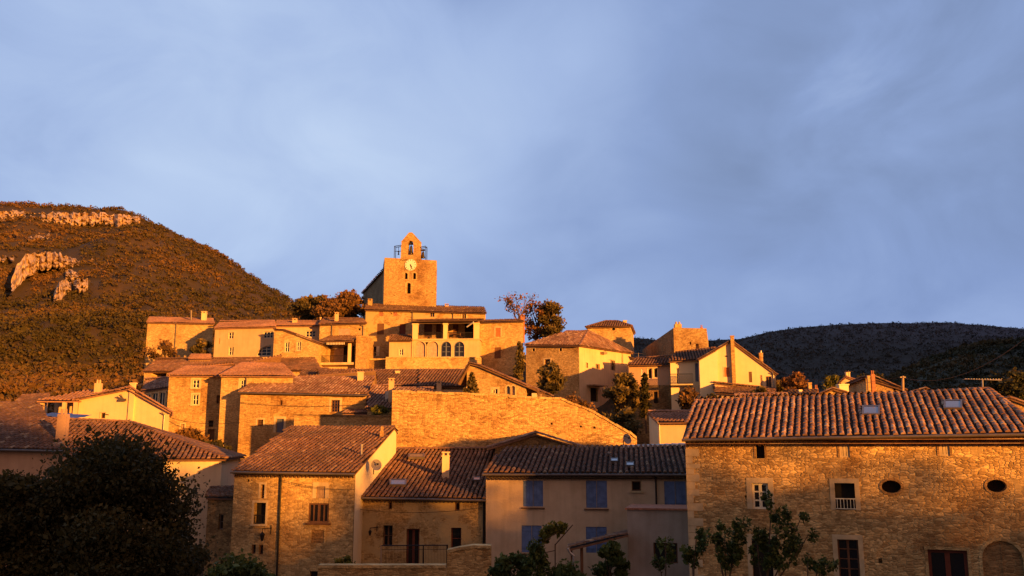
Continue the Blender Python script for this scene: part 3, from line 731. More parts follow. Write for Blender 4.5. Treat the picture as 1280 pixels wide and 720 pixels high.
cam = bpy.data.cameras.new('camera'); cam.sensor_width = 36; cam.lens = FPX / 1280 * 36; cam.clip_start = .1; cam.clip_end = 12000
co = bpy.data.objects.new('camera', cam); COL.objects.link(co); co.rotation_euler = (math.pi / 2 + PT, 0, 0); S.camera = co
S.view_settings.view_transform = 'Standard'; S.view_settings.look = 'None'; S.view_settings.exposure = 0; S.view_settings.gamma = 1
S.render.engine = 'CYCLES'; S.cycles.max_bounces = 5; S.cycles.diffuse_bounces = 3; S.cycles.transparent_max_bounces = 4

# ================================================================== ground and hills
def sheet(name, xs, ys, fn, mat, label):
    X, Yg = len(xs), len(ys); V = [(x, y, fn(x, y)) for y in ys for x in xs]
    Fc = [(j * X + i, j * X + i + 1, (j + 1) * X + i + 1, (j + 1) * X + i) for j in range(Yg - 1) for i in range(X - 1)]
    me = bpy.data.meshes.new(name); me.from_pydata(V, [], Fc); me.polygons.foreach_set('use_smooth', [True] * len(Fc)); me.materials.append(mat)
    o = bpy.data.objects.new(name, me); COL.objects.link(o); return props(o, label, None, None, 'structure')
def earth_mat(name, a, b_, c, sc=.08, rock=None):
    m, nt, b = newmat(name); L = nt.links.new; tc = N(nt, 'ShaderNodeTexCoord')
    n1 = N(nt, 'ShaderNodeTexNoise', i_Scale=sc, i_Detail=9.0, i_Roughness=.7); L(tc.outputs['Object'], n1.inputs['Vector'])
    r1 = ramp(nt, [(.3, a), (.5, b_), (.7, c)]); L(n1.outputs[0], r1.inputs[0]); L(r1.outputs[0], b.inputs['Base Color'])
    n2 = N(nt, 'ShaderNodeTexNoise', i_Scale=sc * 8, i_Detail=6.0); L(tc.outputs['Object'], n2.inputs['Vector'])
    bp = N(nt, 'ShaderNodeBump', i_Strength=.7, i_Distance=.3 / sc * .08); L(n2.outputs[0], bp.inputs['Height']); L(bp.outputs[0], b.inputs['Normal'])
    return m
xs = sorted(set([-2600, -1500, -800, -400, -250, -160] + list(range(-120, 121, 4)) + [160, 250, 400, 800, 1500, 2600]))
ys = sorted(set([-900, -500, -200, -100, -60, -30, 0, 20] + list(range(30, 181, 3)) + [200, 240, 300, 420, 700, 1200, 2200, 4000]))
sheet('ground', xs, ys, lambda x, y: G(x, y) + .25 * nz(x, y, .25), earth_mat('earth_and_grass', (.035, .026, .014), (.075, .055, .03), (.12, .09, .055), .4), 'dark earth and rough grass between the village houses')

SIL = [(-420, 262), (-300, 258), (-120, 248), (-60, 250), (0, 257), (60, 260), (110, 262), (150, 266), (180, 270), (215, 286), (260, 309), (300, 336), (340, 362), (370, 380), (400, 396), (450, 420), (520, 448), (620, 480), (700, 510)]
def silh(px): return float(np.interp(px, [a for a, b in SIL], [b for a, b in SIL]))
def lh_point(px, t):
    """t 0..1 up the near slope, 1..1.6 behind the crest."""
    if t <= 1:
        Yd = 165 + 315 * t; py = 528 + (silh(px) - 528) * t ** .92
        p = P(px, py, Yd); p.z += nz(p.x, p.y, .016) * 9 * math.sin(math.pi * min(t, .97)) ** .5 + nz(p.x, p.y, .07, 3) * 1.8
        return p
    p = P(px, silh(px), 480); p2 = Vector((p.x * (1 + (t - 1) * .8), 480 + (t - 1) * 500, p.z - (t - 1) ** 2 * 150 - (t - 1) * 10)); return p2
cols = [-420 + 12 * i for i in range(94)]; ts = [i / 40 for i in range(41)] + [1.05, 1.15, 1.3, 1.5, 1.9]
hv = [tuple(lh_point(c, t)) for t in ts for c in cols]; nC = len(cols)
me = bpy.data.meshes.new('hill'); me.from_pydata(hv, [], [(j * nC + i, j * nC + i + 1, (j + 1) * nC + i + 1, (j + 1) * nC + i) for j in range(len(ts) - 1) for i in range(nC - 1)])
me.polygons.foreach_set('use_smooth', [True] * len(me.polygons)); me.materials.append(earth_mat('hill_scrub_ground', (.032, .024, .010), (.055, .036, .014), (.085, .050, .020), .03))
hill = bpy.data.objects.new('hill', me); COL.objects.link(hill); props(hill, 'steep scrub covered hill with a rocky crest behind the village', None, None, 'structure')
# limestone cliffs on the hill
rock = earth_mat('limestone', (.20, .135, .08), (.42, .30, .19), (.58, .44, .30), .12)
def t_of(px, py):
    return min(.995, max(0, ((528 - py) / (528 - silh(px)))) ** (1 / .92))
def cliff(name, label, strip, step=1.4, cat='cliff'):
    """strip: (px, top row, bottom row)"""
    a = [s_[0] for s_ in strip]; mb = MB(); x = a[0]; colsq = []
    while x <= a[-1]:
        yt = float(np.interp(x, a, [s_[1] for s_ in strip])); yb = float(np.interp(x, a, [s_[2] for s_ in strip]))
        yt += 3.4 * noise.noise(Vector((x * .22, yt * .05, 1))) + 1.8 * noise.noise(Vector((x * .6, 4, 1))); yb += 5 * noise.noise(Vector((x * .16, 7, 2))) + 2.0 * noise.noise(Vector((x * .6, 9, 2)))
        if yb < yt + 1.0: yb = yt + 1.0
        b = lh_point(x, t_of(x, yb)); col = [P(x, yb + 2, b.y - 4)]; n_ = 9
        for k in range(n_ + 1):
            py = yb + (yt - yb) * k / n_; q = P(x, py, b.y - 5 + 6 * (k / n_) ** 1.5 + 4.5 * noise.noise(Vector((x * .16, k * .5, 5))) + 3.2 * noise.noise(Vector((x * .45, k * 1.1, 2))) + 1.2 * noise.noise(Vector((x * 1.3, k * 2.1, 8)))); col.append(q)
        tt = lh_point(x, min(.999, t_of(x, yt - 1))); col.append(Vector((tt.x, max(tt.y, col[-1].y + 6), col[-1].z - .6))); colsq.append(col); x += step
    mb.grid(list(map(list, zip(*colsq))))
    return single(name, mb, rock, label, cat)
cliff('cliff', 'long pale limestone cliff band along the crest of the left hill', [(-60, 262, 274), (0, 264, 277), (30, 264, 276), (60, 266, 277), (90, 266, 281), (120, 266, 279), (150, 268, 282), (176, 272, 277)])
cliff('rock_outcrop', 'largest pale rock outcrop arching across the hillside on the left', [(14, 348, 362), (22, 330, 358), (32, 318, 346), (48, 316, 336), (66, 315, 334), (84, 320, 333), (100, 326, 332)], cat='outcrop')
cliff('rock_outcrop', 'upright pale rock at the foot of the broken outcrops on the left hill', [(67, 368, 377), (74, 352, 376), (82, 349, 366), (89, 352, 362)], cat='outcrop', step=1.0)
cliff('rock_outcrop', 'square pale rock between the arching outcrop and the upright rock', [(82, 338, 346), (90, 337, 348), (98, 342, 346)], cat='outcrop', step=1.0)
cliff('rock_outcrop', 'rounded pale rock right of the upright rock on the left hill', [(92, 352, 360), (100, 348, 364), (110, 349, 362)], cat='outcrop', step=1.0)
cliff('rock_outcrop', 'small pale rock scatter at the right end of the arching outcrop', [(104, 323, 330), (112, 322, 327), (121, 327, 333)], cat='outcrop', step=1.0)
cliff('rock_outcrop', 'small flat rock ledge under the cliff band on the left hill', [(34, 297, 300), (48, 294, 299), (62, 293, 298)], cat='outcrop')
cliff('rock_outcrop', 'thin rock ledge at the far left edge of the hillside', [(-20, 320, 323), (0, 321, 325), (18, 320, 323)], cat='outcrop')
# scrub wood on the hill
rocks_mask = [(-60, 176, 262, 279), (20, 100, 318, 334), (14, 40, 330, 358), (68, 90, 350, 372), (82, 98, 338, 347), (92, 110, 350, 362), (112, 125, 350, 366), (36, 62, 294, 299), (-20, 18, 320, 324)]
pts, rad = [], []
while len(pts) < 27000:
    px = random.uniform(-400, 560); t = (random.random() ** .8 if random.random() < .62 else random.random() * .45) * .99
    py = 528 + (silh(px) - 528) * t ** .92
    if any(a < px < b and c < py < d + 1.5 for a, b, c, d in rocks_mask) and random.random() < .93: continue
    p = lh_point(px, t); r = random.uniform(.7, 2.1) * (1 + .9 * (random.random() < .10))
    pts.append((p.x, p.y, p.z + r * .2)); rad.append(r)
for i in range(900):
    px = random.uniform(-400, 560); p = lh_point(px, random.uniform(.975, 1.0)); r = random.uniform(.9, 2.4)
    pts.append((p.x, p.y + 1, p.z + r * .35)); rad.append(r)
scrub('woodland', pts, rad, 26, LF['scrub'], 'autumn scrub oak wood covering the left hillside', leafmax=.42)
# far hills on the right
FS = [(560, 470), (700, 436), (790, 421), (860, 427), (925, 424), (960, 416), (1000, 411), (1050, 407), (1100, 405), (1190, 404), (1240, 407), (1290, 412), (1400, 424), (1600, 440)]
NS = [(1040, 500), (1090, 488), (1120, 470), (1160, 452), (1200, 436), (1240, 428), (1280, 424), (1340, 418), (1480, 410), (1700, 415)]
def farhill(name, prof, Yr, Yf, pyf, mat, label, bump, cs):
    a = [q[0] for q in prof]; b = [q[1] for q in prof]; colp = list(np.arange(a[0], a[-1], cs)); tt = [i / 24 for i in range(25)] + [1.1, 1.3, 1.8]
    def pt(px, t):
        sy = float(np.interp(px, a, b))
        if t <= 1:
            p = P(px, pyf + (sy - pyf) * t ** .85, Yf + (Yr - Yf) * t); p.z += nz(p.x, p.y, 6 / Yr * 1.0) * bump * math.sin(math.pi * min(t, .97)) ** .5; return p
        p = P(px, sy, Yr); return Vector((p.x * (1 + (t - 1) * .3), Yr * (1 + (t - 1) * .4), p.z * (1 - (t - 1) * .9)))
    n_ = len(colp); V = [tuple(pt(c, t)) for t in tt for c in colp]
    me = bpy.data.meshes.new(name); me.from_pydata(V, [], [(j * n_ + i, j * n_ + i + 1, (j + 1) * n_ + i + 1, (j + 1) * n_ + i) for j in range(len(tt) - 1) for i in range(n_ - 1)])
    me.polygons.foreach_set('use_smooth', [True] * len(me.polygons)); me.materials.append(mat)
    o = bpy.data.objects.new(name, me); COL.objects.link(o); props(o, label, None, None, 'structure'); return pt
def paint_haze(m, x0, x1, z0, z1, col, amt):  # haze painted into the base colour, lilac grey towards right and crest
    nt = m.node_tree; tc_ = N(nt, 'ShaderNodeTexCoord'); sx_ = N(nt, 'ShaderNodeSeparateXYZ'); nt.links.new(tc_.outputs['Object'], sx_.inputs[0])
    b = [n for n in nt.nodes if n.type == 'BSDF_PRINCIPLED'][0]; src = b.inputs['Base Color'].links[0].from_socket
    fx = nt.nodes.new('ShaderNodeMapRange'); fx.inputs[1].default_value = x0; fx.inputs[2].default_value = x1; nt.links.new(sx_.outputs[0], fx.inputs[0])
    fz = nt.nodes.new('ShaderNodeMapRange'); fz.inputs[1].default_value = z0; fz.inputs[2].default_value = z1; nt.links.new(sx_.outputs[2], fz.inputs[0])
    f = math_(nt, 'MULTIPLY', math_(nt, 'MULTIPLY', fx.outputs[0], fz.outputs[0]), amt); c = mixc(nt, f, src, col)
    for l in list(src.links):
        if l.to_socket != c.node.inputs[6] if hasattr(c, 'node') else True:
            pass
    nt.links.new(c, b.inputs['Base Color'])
fp = farhill('distant_hill', FS, 1500, 700, 560, earth_mat('far_hill_ground', (.020, .018, .015), (.025, .022, .018), (.031, .027, .022), .008), 'long dark wooded hill on the right with haze painted into its colour', 12, 8)
npt = farhill('near_hill', NS, 620, 260, 570, earth_mat('near_hill_ground', (.018, .02, .012), (.035, .035, .02), (.06, .05, .028), .03), 'dark green wooded slope rising at the right edge', 5, 8)
paint_haze(bpy.data.materials['far_hill_ground'], 250, 950, 130, 225, (.13, .125, .17), .7); paint_haze(LF['far'], 250, 950, 130, 225, (.13, .125, .17), .7)
pts, rad = [], []
for i in range(14000):
    t = random.random() ** .7 if i > 900 else random.uniform(.97, 1.0); p = fp(random.uniform(600, 1500), t); r = random.uniform(2.5, 5) if i > 900 else random.uniform(1.6, 3.2); pts.append((p.x, p.y, p.z + r * .1)); rad.append(r)
scrub('woodland', pts, rad, 9, LF['far'], 'purple grey forest with painted haze on the long far hill')
pts, rad = [], []
for i in range(4200):
    t = random.random() ** .7 if i > 500 else random.uniform(.97, 1.0); p = npt(random.uniform(1060, 1600), t); r = random.uniform(1.5, 3.6); pts.append((p.x, p.y, p.z + r * .2)); rad.append(r)
scrub('woodland', pts, rad, 24, LF['near'], 'dark green forest on the nearer slope at the right edge')
# added ridge outside the frame, put in to keep the sun off the far hills
def mount(x, y):
    s_ = .766 * x + .643 * y; a = .643 * x - .766 * y
    return 560 * math.exp(-((a - 250) / 330) ** 2) * (1 / (1 + math.exp(-(s_ - 520) / 45))) * (1 + .15 * nz(x, y, .004)) - 15 + nz(x, y, .02) * 6
ma = [(-350 + 50 * i) for i in range(27)]; ms = [360 + 60 * i for i in range(48)]
V = []
for s_ in ms:
    for a in ma:
        x, y = .643 * a + .766 * s_, -.766 * a + .643 * s_
        keep = 1 / (1 + math.exp(-(x - .66 * y - 60) / 60)); V.append((x, y, mount(x, y) * keep - 15 * (1 - keep)))
me = bpy.data.meshes.new('shade_mountain'); n_ = len(ma)
me.from_pydata(V, [], [(j * n_ + i, j * n_ + i + 1, (j + 1) * n_ + i + 1, (j + 1) * n_ + i) for j in range(len(ms) - 1) for i in range(n_ - 1)])
me.polygons.foreach_set('use_smooth', [True] * len(me.polygons)); me.materials.append(bpy.data.materials['near_hill_ground'])
mo = bpy.data.objects.new('shade_mountain', me); COL.objects.link(mo); props(mo, 'unseen wooded ridge added on the right to shade the far hills', None, None, 'structure')
# unseen belt of trees behind the viewpoint, heights shaped to shade the village foot
pts, rad = [], []
tops = [(-25, 15.2), (10, 15.2), (13.5, 13.2), (17, 9.0), (21.2, 8.7), (22.5, 5.4), (24, 5.1), (25.3, 7.4), (27, 7.7), (29, 7.4), (30.5, 6.9), (32, 6.1), (33.3, 7.0), (35, 6.3), (37.5, 5.2), (42, 4.3), (50, 4.3), (60, 5.2), (80, 6.2)]
def bank(s_, a): return float(np.interp(s_, [q[0] for q in tops], [q[1] for q in tops])) - 2.9 - .16 * abs(a - 51) ** 1.3  # solid earth added below the belt to stop sun leaking through
bv = [(.643 * a + .766 * s_, -.766 * a + .643 * s_, bank(s_, a) + .3 * nz(s_, a, .5)) for s_ in np.arange(-25, 82, 1.0) for a in range(36, 84, 3)]
me = bpy.data.meshes.new('bank'); me.from_pydata(bv, [], [(j * 16 + i, j * 16 + i + 1, (j + 1) * 16 + i + 1, (j + 1) * 16 + i) for j in range(106) for i in range(15)]); me.materials.append(bpy.data.materials['earth_and_grass'])
bo = bpy.data.objects.new('bank', me); COL.objects.link(bo); props(bo, 'unseen bank added under the tree belt to fill out its shadow', None, None, 'structure')
for i in range(5200):
    s_ = random.uniform(-25, 80); top = float(np.interp(s_, [q[0] for q in tops], [q[1] for q in tops])) + .5 * noise.noise(Vector((s_ * .6, 0, 0)))
    z = random.uniform(-9, top - 2.6) if i % 3 else top + 1.0 - 4.2 * random.random() ** .6; a = 50 + random.uniform(-2.5, 2.5); r = random.uniform(.9, 1.6) if i % 3 else random.uniform(.3, .7)
    pts.append((.643 * a + .766 * s_, -.766 * a + .643 * s_, z)); rad.append(r)
scrub('shadow_tree_belt', pts, rad, 44, LF['dark'], 'unseen belt of dark trees behind the viewpoint, shaped for its shadow')
# ================================================================== church
T = House('church', 'tall square stone bell tower church with clock, highest above the village', 'church', 480, 118, 545.5, 117, ST['ochre'], TL['dark'], zb=9)
T.profile([(480, 322), (545.5, 325.5)], 6, py=352, tiled=False, back=[(546, 123), (478.5, 123)])
F = T.F
for r in ((505.6, 341, 509.6, 349), (516, 341, 520, 349)): T.win(F, *r, shp='arch', fill='dark', frame=None, depth=.4, sur=.16, surm=ST['pale'])
T.win(F, 508.2, 353.5, 513.4, 367, shp='arch', fill='dark', frame=None, depth=.45, sur=.22, surm=ST['pale'])
for q in ((486, 339), (523, 337), (539, 344), (533, 369), (486, 367), (493, 369), (529, 345), (499, 354), (488, 378), (522, 363), (499, 327), (541, 366)): T.hole(F, *q, .8, .9)
T.build()
mb = MB()
# coping, belfry gable with its round-headed opening
u0, z0 = F.uv(500.5, 323); u1, _ = F.uv(525, 323); zs = F.uv(513, 306.5)[1]; uc, zt = F.uv(513.2, 290.5)
oa, ozb = F.uv(509.2, 318.5); ob, ozt = F.uv(516.8, 300.8)
panel(mb, F, [(u0, z0 - .4), (u1, z0 - .4), (u1 - .1, zs + .45), (uc + .2, zt - .12), (uc, zt - .04), (uc - .2, zt - .12), (u0 + .1, zs + .45)], [(shape('arch', oa, ob, ozb, ozt), 1.0, False)], 1.0)
bel = T.part('belfry', mb, ST['ochre'])
mb = MB(); ru, rz = F.uv(513.2, 300)
for (a, b), (c, d) in ((((u0 + .06), zs + .42), (uc - .2, zt - .1)), ((uc - .2, zt - .1), (uc + .2, zt - .1)), ((uc + .2, zt - .1), (u1 - .06, zs + .42))):
    A_, B_ = F.pt(a, b + .06, -.5), F.pt(c, d + .06, -.5); dr = (B_ - A_); mb.box((A_ + B_) / 2, dr / 2, F.V(0, 0, .53), dr.cross(F.V(0, 0, 1)).normalized() * .035)
link('coping', mb, ST['pale'], bel, T.root)
def bell(px, ytop, ybot, wpx, dd, nm):
    u, zt_ = F.uv(px, ytop); _, zb_ = F.uv(px, ybot); r = wpx / FPX * 118 / 2; H = zt_ - zb_; mb = MB(); rows = []
    for t, q in ((0, .98), (.06, 1.0), (.16, .84), (.4, .66), (.7, .58), (.86, .46), (.93, .15), (1, .12)):
        c = F.pt(u, zb_ + H * .8 * t, dd); rows.append([c + Vector((math.cos(k * .5236), math.sin(k * .5236), 0)) * r * q for k in range(12)])
    mb.grid(rows, None, True)
    F.fbox(mb, u - r * .8, u + r * .8, zb_ + H * .82, zb_ + H, dd - .12, dd + .12)
    return T.part(nm, mb, M['bronze'], None, True)
bell(513, 302.5, 317, 6.2, -.45, 'bell'); bell(527.7, 310.5, 321.5, 5.6, -.6, 'bell')
b3 = bell(497, 313.5, 317.5, 2.4, -.5, 'bell')
for xa, xb, yt in ((492.6, 500.8, 307.4), (524.6, 531.6, 308.5)):
    a, zt_ = F.uv(xa, yt); b, zb_ = F.uv(xb, 324); mb = MB()
    for d in (-.2, -.9):
        mb.path([F.pt(a, zb_ - .2, d), F.pt(a, zt_, d), F.pt(b, zt_ + .12, d), F.pt(b, zb_ - .2, d)], .045)
    for uu in (a, b): mb.tube(F.pt(uu, zt_, -.2), F.pt(uu, zt_, -.9), .04)
    if xa < 500: mb.tube(F.pt(F.uv(497, 313)[0], zt_, -.5), F.pt(F.uv(497, 313)[0], F.uv(497, 313)[1], -.5), .03); mb.tube(F.pt(a, F.uv(497, 313)[1], -.5), F.pt(b, F.uv(497, 313)[1], -.5), .04)
    T.part('bell_frame', mb, M['iron'])
uc, zc = F.uv(513.4, 331.3); rad_ = 7.4 / FPX * 118; mb = MB(); ring = [(uc + rad_ * math.cos(k * .19635), zc + rad_ * math.sin(k * .19635)) for k in range(32)]
mb.poly([F.pt(a, b, .10) for a, b in ring])
for i in range(32):
    a, b = ring[i], ring[(i + 1) % 32]; mb.poly([F.pt(*b, .10), F.pt(*a, .10), F.pt(*a, -.02), F.pt(*b, -.02)])
clk = T.part('clock', mb, M['face'])
for k in range(12):
    mb = MB(); t = math.pi / 6 * k; lo, hi = rad_ * .74, rad_ * .93; c, s_ = math.sin(t), math.cos(t); m_ = (lo + hi) / 2
    mb.box(F.pt(uc + c * m_, zc + s_ * m_, .112), F.V(c * (hi - lo) / 2, s_ * (hi - lo) / 2), F.V(0, 0, .008), F.V(-s_ * .035, c * .035)); link('hour_mark', mb, M['iron'], clk, T.root)
for ang, ln, wd in ((R(163), rad_ * .78, .045), (R(152), rad_ * .5, .06)):
    mb = MB(); c, s_ = math.sin(ang), math.cos(ang); mb.box(F.pt(uc + c * ln * .42, zc + s_ * ln * .42, .13), F.V(c * ln * .58, s_ * ln * .58), F.V(0, 0, .01), F.V(-s_ * wd, c * wd)); link('clock_hand', mb, M['iron'], clk, T.root)
# nave: long dark flank running back from the tower's left corner
a3, b3_ = P(482.5, 335, 119.5), P(454, 366.5, 148); a3.x = F.A.x + .1
mb = MB(); Ln = Fac((b3_.x, b3_.y), (a3.x, a3.y)); panel(mb, Ln, [(0, 8), (Ln.W, 8), (Ln.W, a3.z), (0, b3_.z)])
Rn = Fac((P(544, 335, 123).x, 123), (P(544, 335, 123).x - 4, 148)); panel(mb, Rn, [(0, 8), (Rn.W, 8), (Rn.W, b3_.z), (0, a3.z)])
T.part('nave', mb, ST['dark'])  # stone darker than the tower's: the flank's shade put into its colour
rb = MB(); tiles(rb, [b3_ + Vector((-.3, 0, 0)), Vector((P(544, 335, 123).x - 4, 148, b3_.z + 1.2)), Vector((P(544, 335, 123).x, 123.2, a3.z + .6)), a3 + Vector((-.3, 0, .05))], .35, .5, seed=77); T.part('nave_roof', rb, TL['dark'])

# ================================================================== the big house under the church
H = House('stone_mansion', 'wide stone mansion directly below the church tower with brown shutter on its left', 'house', 457, 114, 607, 112.5, ST['mixed'], TL['dark'])
H.ridge(387.5, (459, 381, 119), (604, 387.3, 117.5), eaveR=391.8, back=1.2)
H.win(H.F, 471.3, 404.4, 480, 418.3, fill='brown', frame=None, name='shutter', label='brown wooden shutter')
for x in (473.8, 491.5): H.win(H.F, x, 389.6, x + 5, 395, fill='brick', frame=None, depth=.08, name='blocked_window')
H.win(H.F, 488, 391.0, 489.6, 392.9, fill='dark', frame=None)
H.win(H.F, 537.4, 390.4, 543, 396.2, fill='glass', frame='lightwood', grid=(2, 1)); H.win(H.F, 577.4, 392.6, 582.6, 399, fill='dark', frame='lightwood', grid=(2, 1), sur=.15)
H.win(H.F, 463.8, 433, 470.4, 445, fill='glass', frame='red', grid=(2, 2), shut=[(-1, 'white', .35), (1, 'white', .55)], sill=True)
H.win(H.F, 499, 405, 507, 419, fill='red', frame=None, name='door')
for a, b, c, nm in ((530, 540, 402, 'shutter'), (545, 551, 402, 'shutter'), (566, 573, 405, 'door'), (581, 591, 402, 'shutter')): H.win(H.F, a, c, b, 422, fill='brown' if b != 591 else 'dark', frame=None, name='door')
H.build(); H.chimney(460, 465, 373.5, 384, 117, ST['ochre']); H.chimney(556, 560.5, 379.6, 388, 117, ST['ochre']); H.pipe(516, 390, 404, r=.05); H.pipe(566.5, 391.5, 400, r=.05)
# balcony in front of the ground-floor window
mb = MB(); u0, z0 = H.F.uv(461, 446); u1, _ = H.F.uv(482, 446); H.F.fbox(mb, u0, u1, z0 - .35, z0 - .12, .01, 1.0); H.F.fbox(mb, u0, u1, z0 + .45, z0 + .5, .95, 1.0)
for k in range(14): uu = u0 + (u1 - u0) * k / 13; H.F.fbox(mb, uu - .02, uu + .02, z0 - .12, z0 + .45, .96, .99)
H.part('balcony', mb, M['sur'])
# loggia block with four glazed arches
Lg = House('arcaded_terrace_house', 'plastered terrace wing with four arched windows and a columned porch above', 'house', 514.8, 107.5, 599.5, 107, PL['ochre'], TL['dark'])
Lg.profile([(514.8, 424.8), (599.5, 424.8)], 5.6, tiled=False)
for i, (a, b) in enumerate(((518.8, 531.6), (535, 547.8), (551.2, 564), (567.6, 580.4))):
    Lg.win(Lg.F, a, 426.8, b, 446, shp='arch', fill='pink' if i < 2 else 'glass', frame=None if i < 2 else 'greyblue', grid=(2, 3), sur=.14, fw=.09, name='arched_window')
Lg.build(); F = Lg.F
mb = MB(); za = F.uv(540, 425)[1]; F.fbox(mb, -.12, F.W + .12, za - .02, za + .14, -5.4, .12); Lg.part('terrace_slab', mb, M['sur'])
zr = F.uv(556, 404)[1]
for a, b in ((515.5, 522), (554, 559), (592, 598.8)):
    mb = MB(); ua, ub = F.uv(a, 415)[0], F.uv(b, 415)[0]; F.fbox(mb, ua, ub, za + .14, zr, -.6, -.04); F.fbox(mb, ua - .06, ub + .06, zr - .16, zr + .002, -.66, .02); Lg.part('column', mb, PL['yellow'])
mb = MB(); F.fbox(mb, F.uv(523, 415)[0], F.uv(592, 415)[0], za + .9, za + .97, -.3, -.24)
for k in range(48): uu = F.uv(523, 415)[0] + (F.uv(592, 415)[0] - F.uv(523, 415)[0]) * k / 47; F.fbox(mb, uu - .02, uu + .02, za + .14, za + .9, -.29, -.25)
Lg.part('railing', mb, M['iron'])
mb = MB(); F.fbox(mb, F.uv(515, 400)[0], F.uv(599, 400)[0], zr + .003, zr + .25, -.5, -.2); Lg.part('beam', mb, M['lightwood'])
rb = MB(); zlo = zr + .28; e0 = F.pt(F.uv(511, 403)[0], zlo, .7); e1 = F.pt(F.uv(600.5, 403)[0], zlo, .7); zh = F.uv(556, 396.5)[1] + .55
tiles(rb, [e0, e1, F.pt(F.uv(600, 400)[0], zh, -5.8), F.pt(F.uv(514, 400)[0], zh, -5.8)], .3, .45, seed=81); Lg.part('porch_roof', rb, TL['dark'])
mb = MB(); mb.tube(F.pt(F.uv(584, 409)[0], F.uv(584, 409)[1], .3), F.pt(F.uv(593, 404)[0], F.uv(593, 404)[1], .9), .09); Lg.part('rolled_awning', mb, M['cloth'])
# chairs and a table on the porch
def porch_chair(px, label):
    u = F.uv(px, 420)[0]; c = F.pt(u, za + .14, -1.7); r = empty('garden_chair', c, label, 'chair', 'garden chairs on the upper porch')
    mb = MB(); F.fbox(mb, u - .24, u + .24, c.z + .42, c.z + .46, -1.95, -1.45); link('seat', mb, M['brown'], r, r)
    mb = MB(); F.fbox(mb, u - .24, u + .24, c.z + .5, c.z + .95, -1.97, -1.93); link('backrest', mb, M['brown'], r, r)
    for a in (-.21, .21):
        for d in (-1.9, -1.5): mb = MB(); F.fbox(mb, u + a - .02, u + a + .02, c.z, c.z + .42, d - .02, d + .02); link('leg', mb, M['iron'], r, r)
porch_chair(561.5, 'dark garden chair on the porch left of the round table'); porch_chair(575, 'dark garden chair on the porch right of the round table')
u = F.uv(568, 420)[0]; c = F.pt(u, za + .14, -1.7); r = empty('garden_table', c, 'round dark table between two chairs on the upper porch', 'table')
mb = MB(); mb.tube(c + Vector((0, 0, .70)), c + Vector((0, 0, .74)), .5, .5, 16); link('table_top', mb, M['brown'], r, r); mb = MB(); mb.tube(c, c + Vector((0, 0, .7)), .05, .05); link('leg', mb, M['iron'], r, r)
# small wing with the low tiled roof left of the arches
W1 = House('low_stone_wing', 'low plastered wing with small pale window left of the four arches', 'house', 486.5, 107.6, 514, 107.4, PL['ochre'], TL['brown'])
W1.ridge(425.5, (489, 420, 110.2), (513, 420, 110), eaveR=425.5, ov=.45); W1.win(W1.F, 499, 436.2, 504, 444, frame='white', grid=(2, 2), sur=.18, fill='glass'); W1.build()
# terrace wall below
def stonewall(name, label, pts, Ya, Yb, thick, mat, cat='wall', cap=None, zb=None):
    h = House(name, label, cat, pts[0][0], Ya, pts[-1][0], Yb, mat, TL['brown'], zb=zb); h.profile(pts, thick, tiled=False); h.build()
    mb = MB(); q = [h.F.uv(*p) for p in pts]; q[0] = (0, q[0][1]); q[-1] = (h.F.W, q[-1][1])
    for (a, b), (c, d) in zip(q, q[1:]):
        A_, B_ = h.F.pt(a, b + .05, -thick / 2), h.F.pt(c, d + .05, -thick / 2); dr = B_ - A_
        if dr.length > .05: mb.box((A_ + B_) / 2, dr / 2 * .998, h.F.V(0, 0, thick / 2 + .07), dr.cross(h.F.V(0, 0, 1)).normalized() * .07)
    h.part('coping', mb, cap or ST['pale']); return h
stonewall('terrace_wall', 'rough stone terrace wall running below the four arched windows', [(482, 447.5), (601, 447.5)], 106, 105.7, 1.4, ST['pale'])
stonewall('terrace_wall', 'short overgrown stone wall under the small balcony', [(458, 449.5), (484, 449.5)], 108, 108, 1.0, ST['dark'])
stonewall('stone_pier', 'massive square stone pier left of the balcony window', [(445, 421.5), (459.5, 420.5)], 107, 106.9, 3.2, ST['ochre'], 'pier')
# right wing
H = House('stone_house', 'plain stone house right of the porch with two faded brown shutters', 'house', 598.5, 109.5, 654, 108.5, ST['pale'], TL['dark'])
H.ridge(403.6, (600, 401.5, 113), (652, 402.3, 112), ov=.3)
H.win(H.F, 619.4, 409.8, 625.6, 421, fill='orange', frame=None, name='shutter', sur=.16); H.win(H.F, 618, 434.2, 626, 448, fill='brown', frame=None, name='shutter')
H.build(); H.chimney(650.8, 655.8, 393.5, 420, 109, M['brick'], 'slab', label='tall red brick chimney')
# ================================================================== upper left group
H = House('stone_house', 'tall windowless stone house highest on the left edge of the village', 'house', 184, 120, 266.5, 119, PL['ochre'], TL['pink'])
H.ridge(403.2, (188, 397.6, 124), (265, 399.5, 123), eaveR=405, back=1); H.wm = ST['pale']
H.build(); H.chimney(252, 257.5, 389, 402, 121, PL['yellow']); H.pipe(221, 404, 452, r=.07)
mb = MB(); q = P(239, 388, 121); mb.tube(P(239, 402, 121), q, .14); mb.box(q, (.35, 0, 0), (0, .06, 0), (0, 0, .03)); mb.box(q - Vector((0, 0, .3)), (.3, 0, 0), (0, .06, 0), (0, 0, .02)); link('aerial', mb, M['zinc'], H.roof, H.root)
H = House('long_plastered_house', 'long ochre plastered house with white windows and half arch window, upper left', 'house', 268.5, 112, 343, 110, PL['ochre'], TL['pink'])
H.ridge(410.5, (276, 402.5, 116), (342, 401.8, 115), eaveR=409, back=.8, ov=.3)
F = H.F
H.win(F, 285.3, 415.3, 292, 423.5, grid=(2, 2), sur=.12); H.win(F, 285.8, 433.6, 292, 444, grid=(2, 2), sur=.12); H.win(F, 329, 414.5, 341, 422.5, grid=(3, 2), sur=.14)
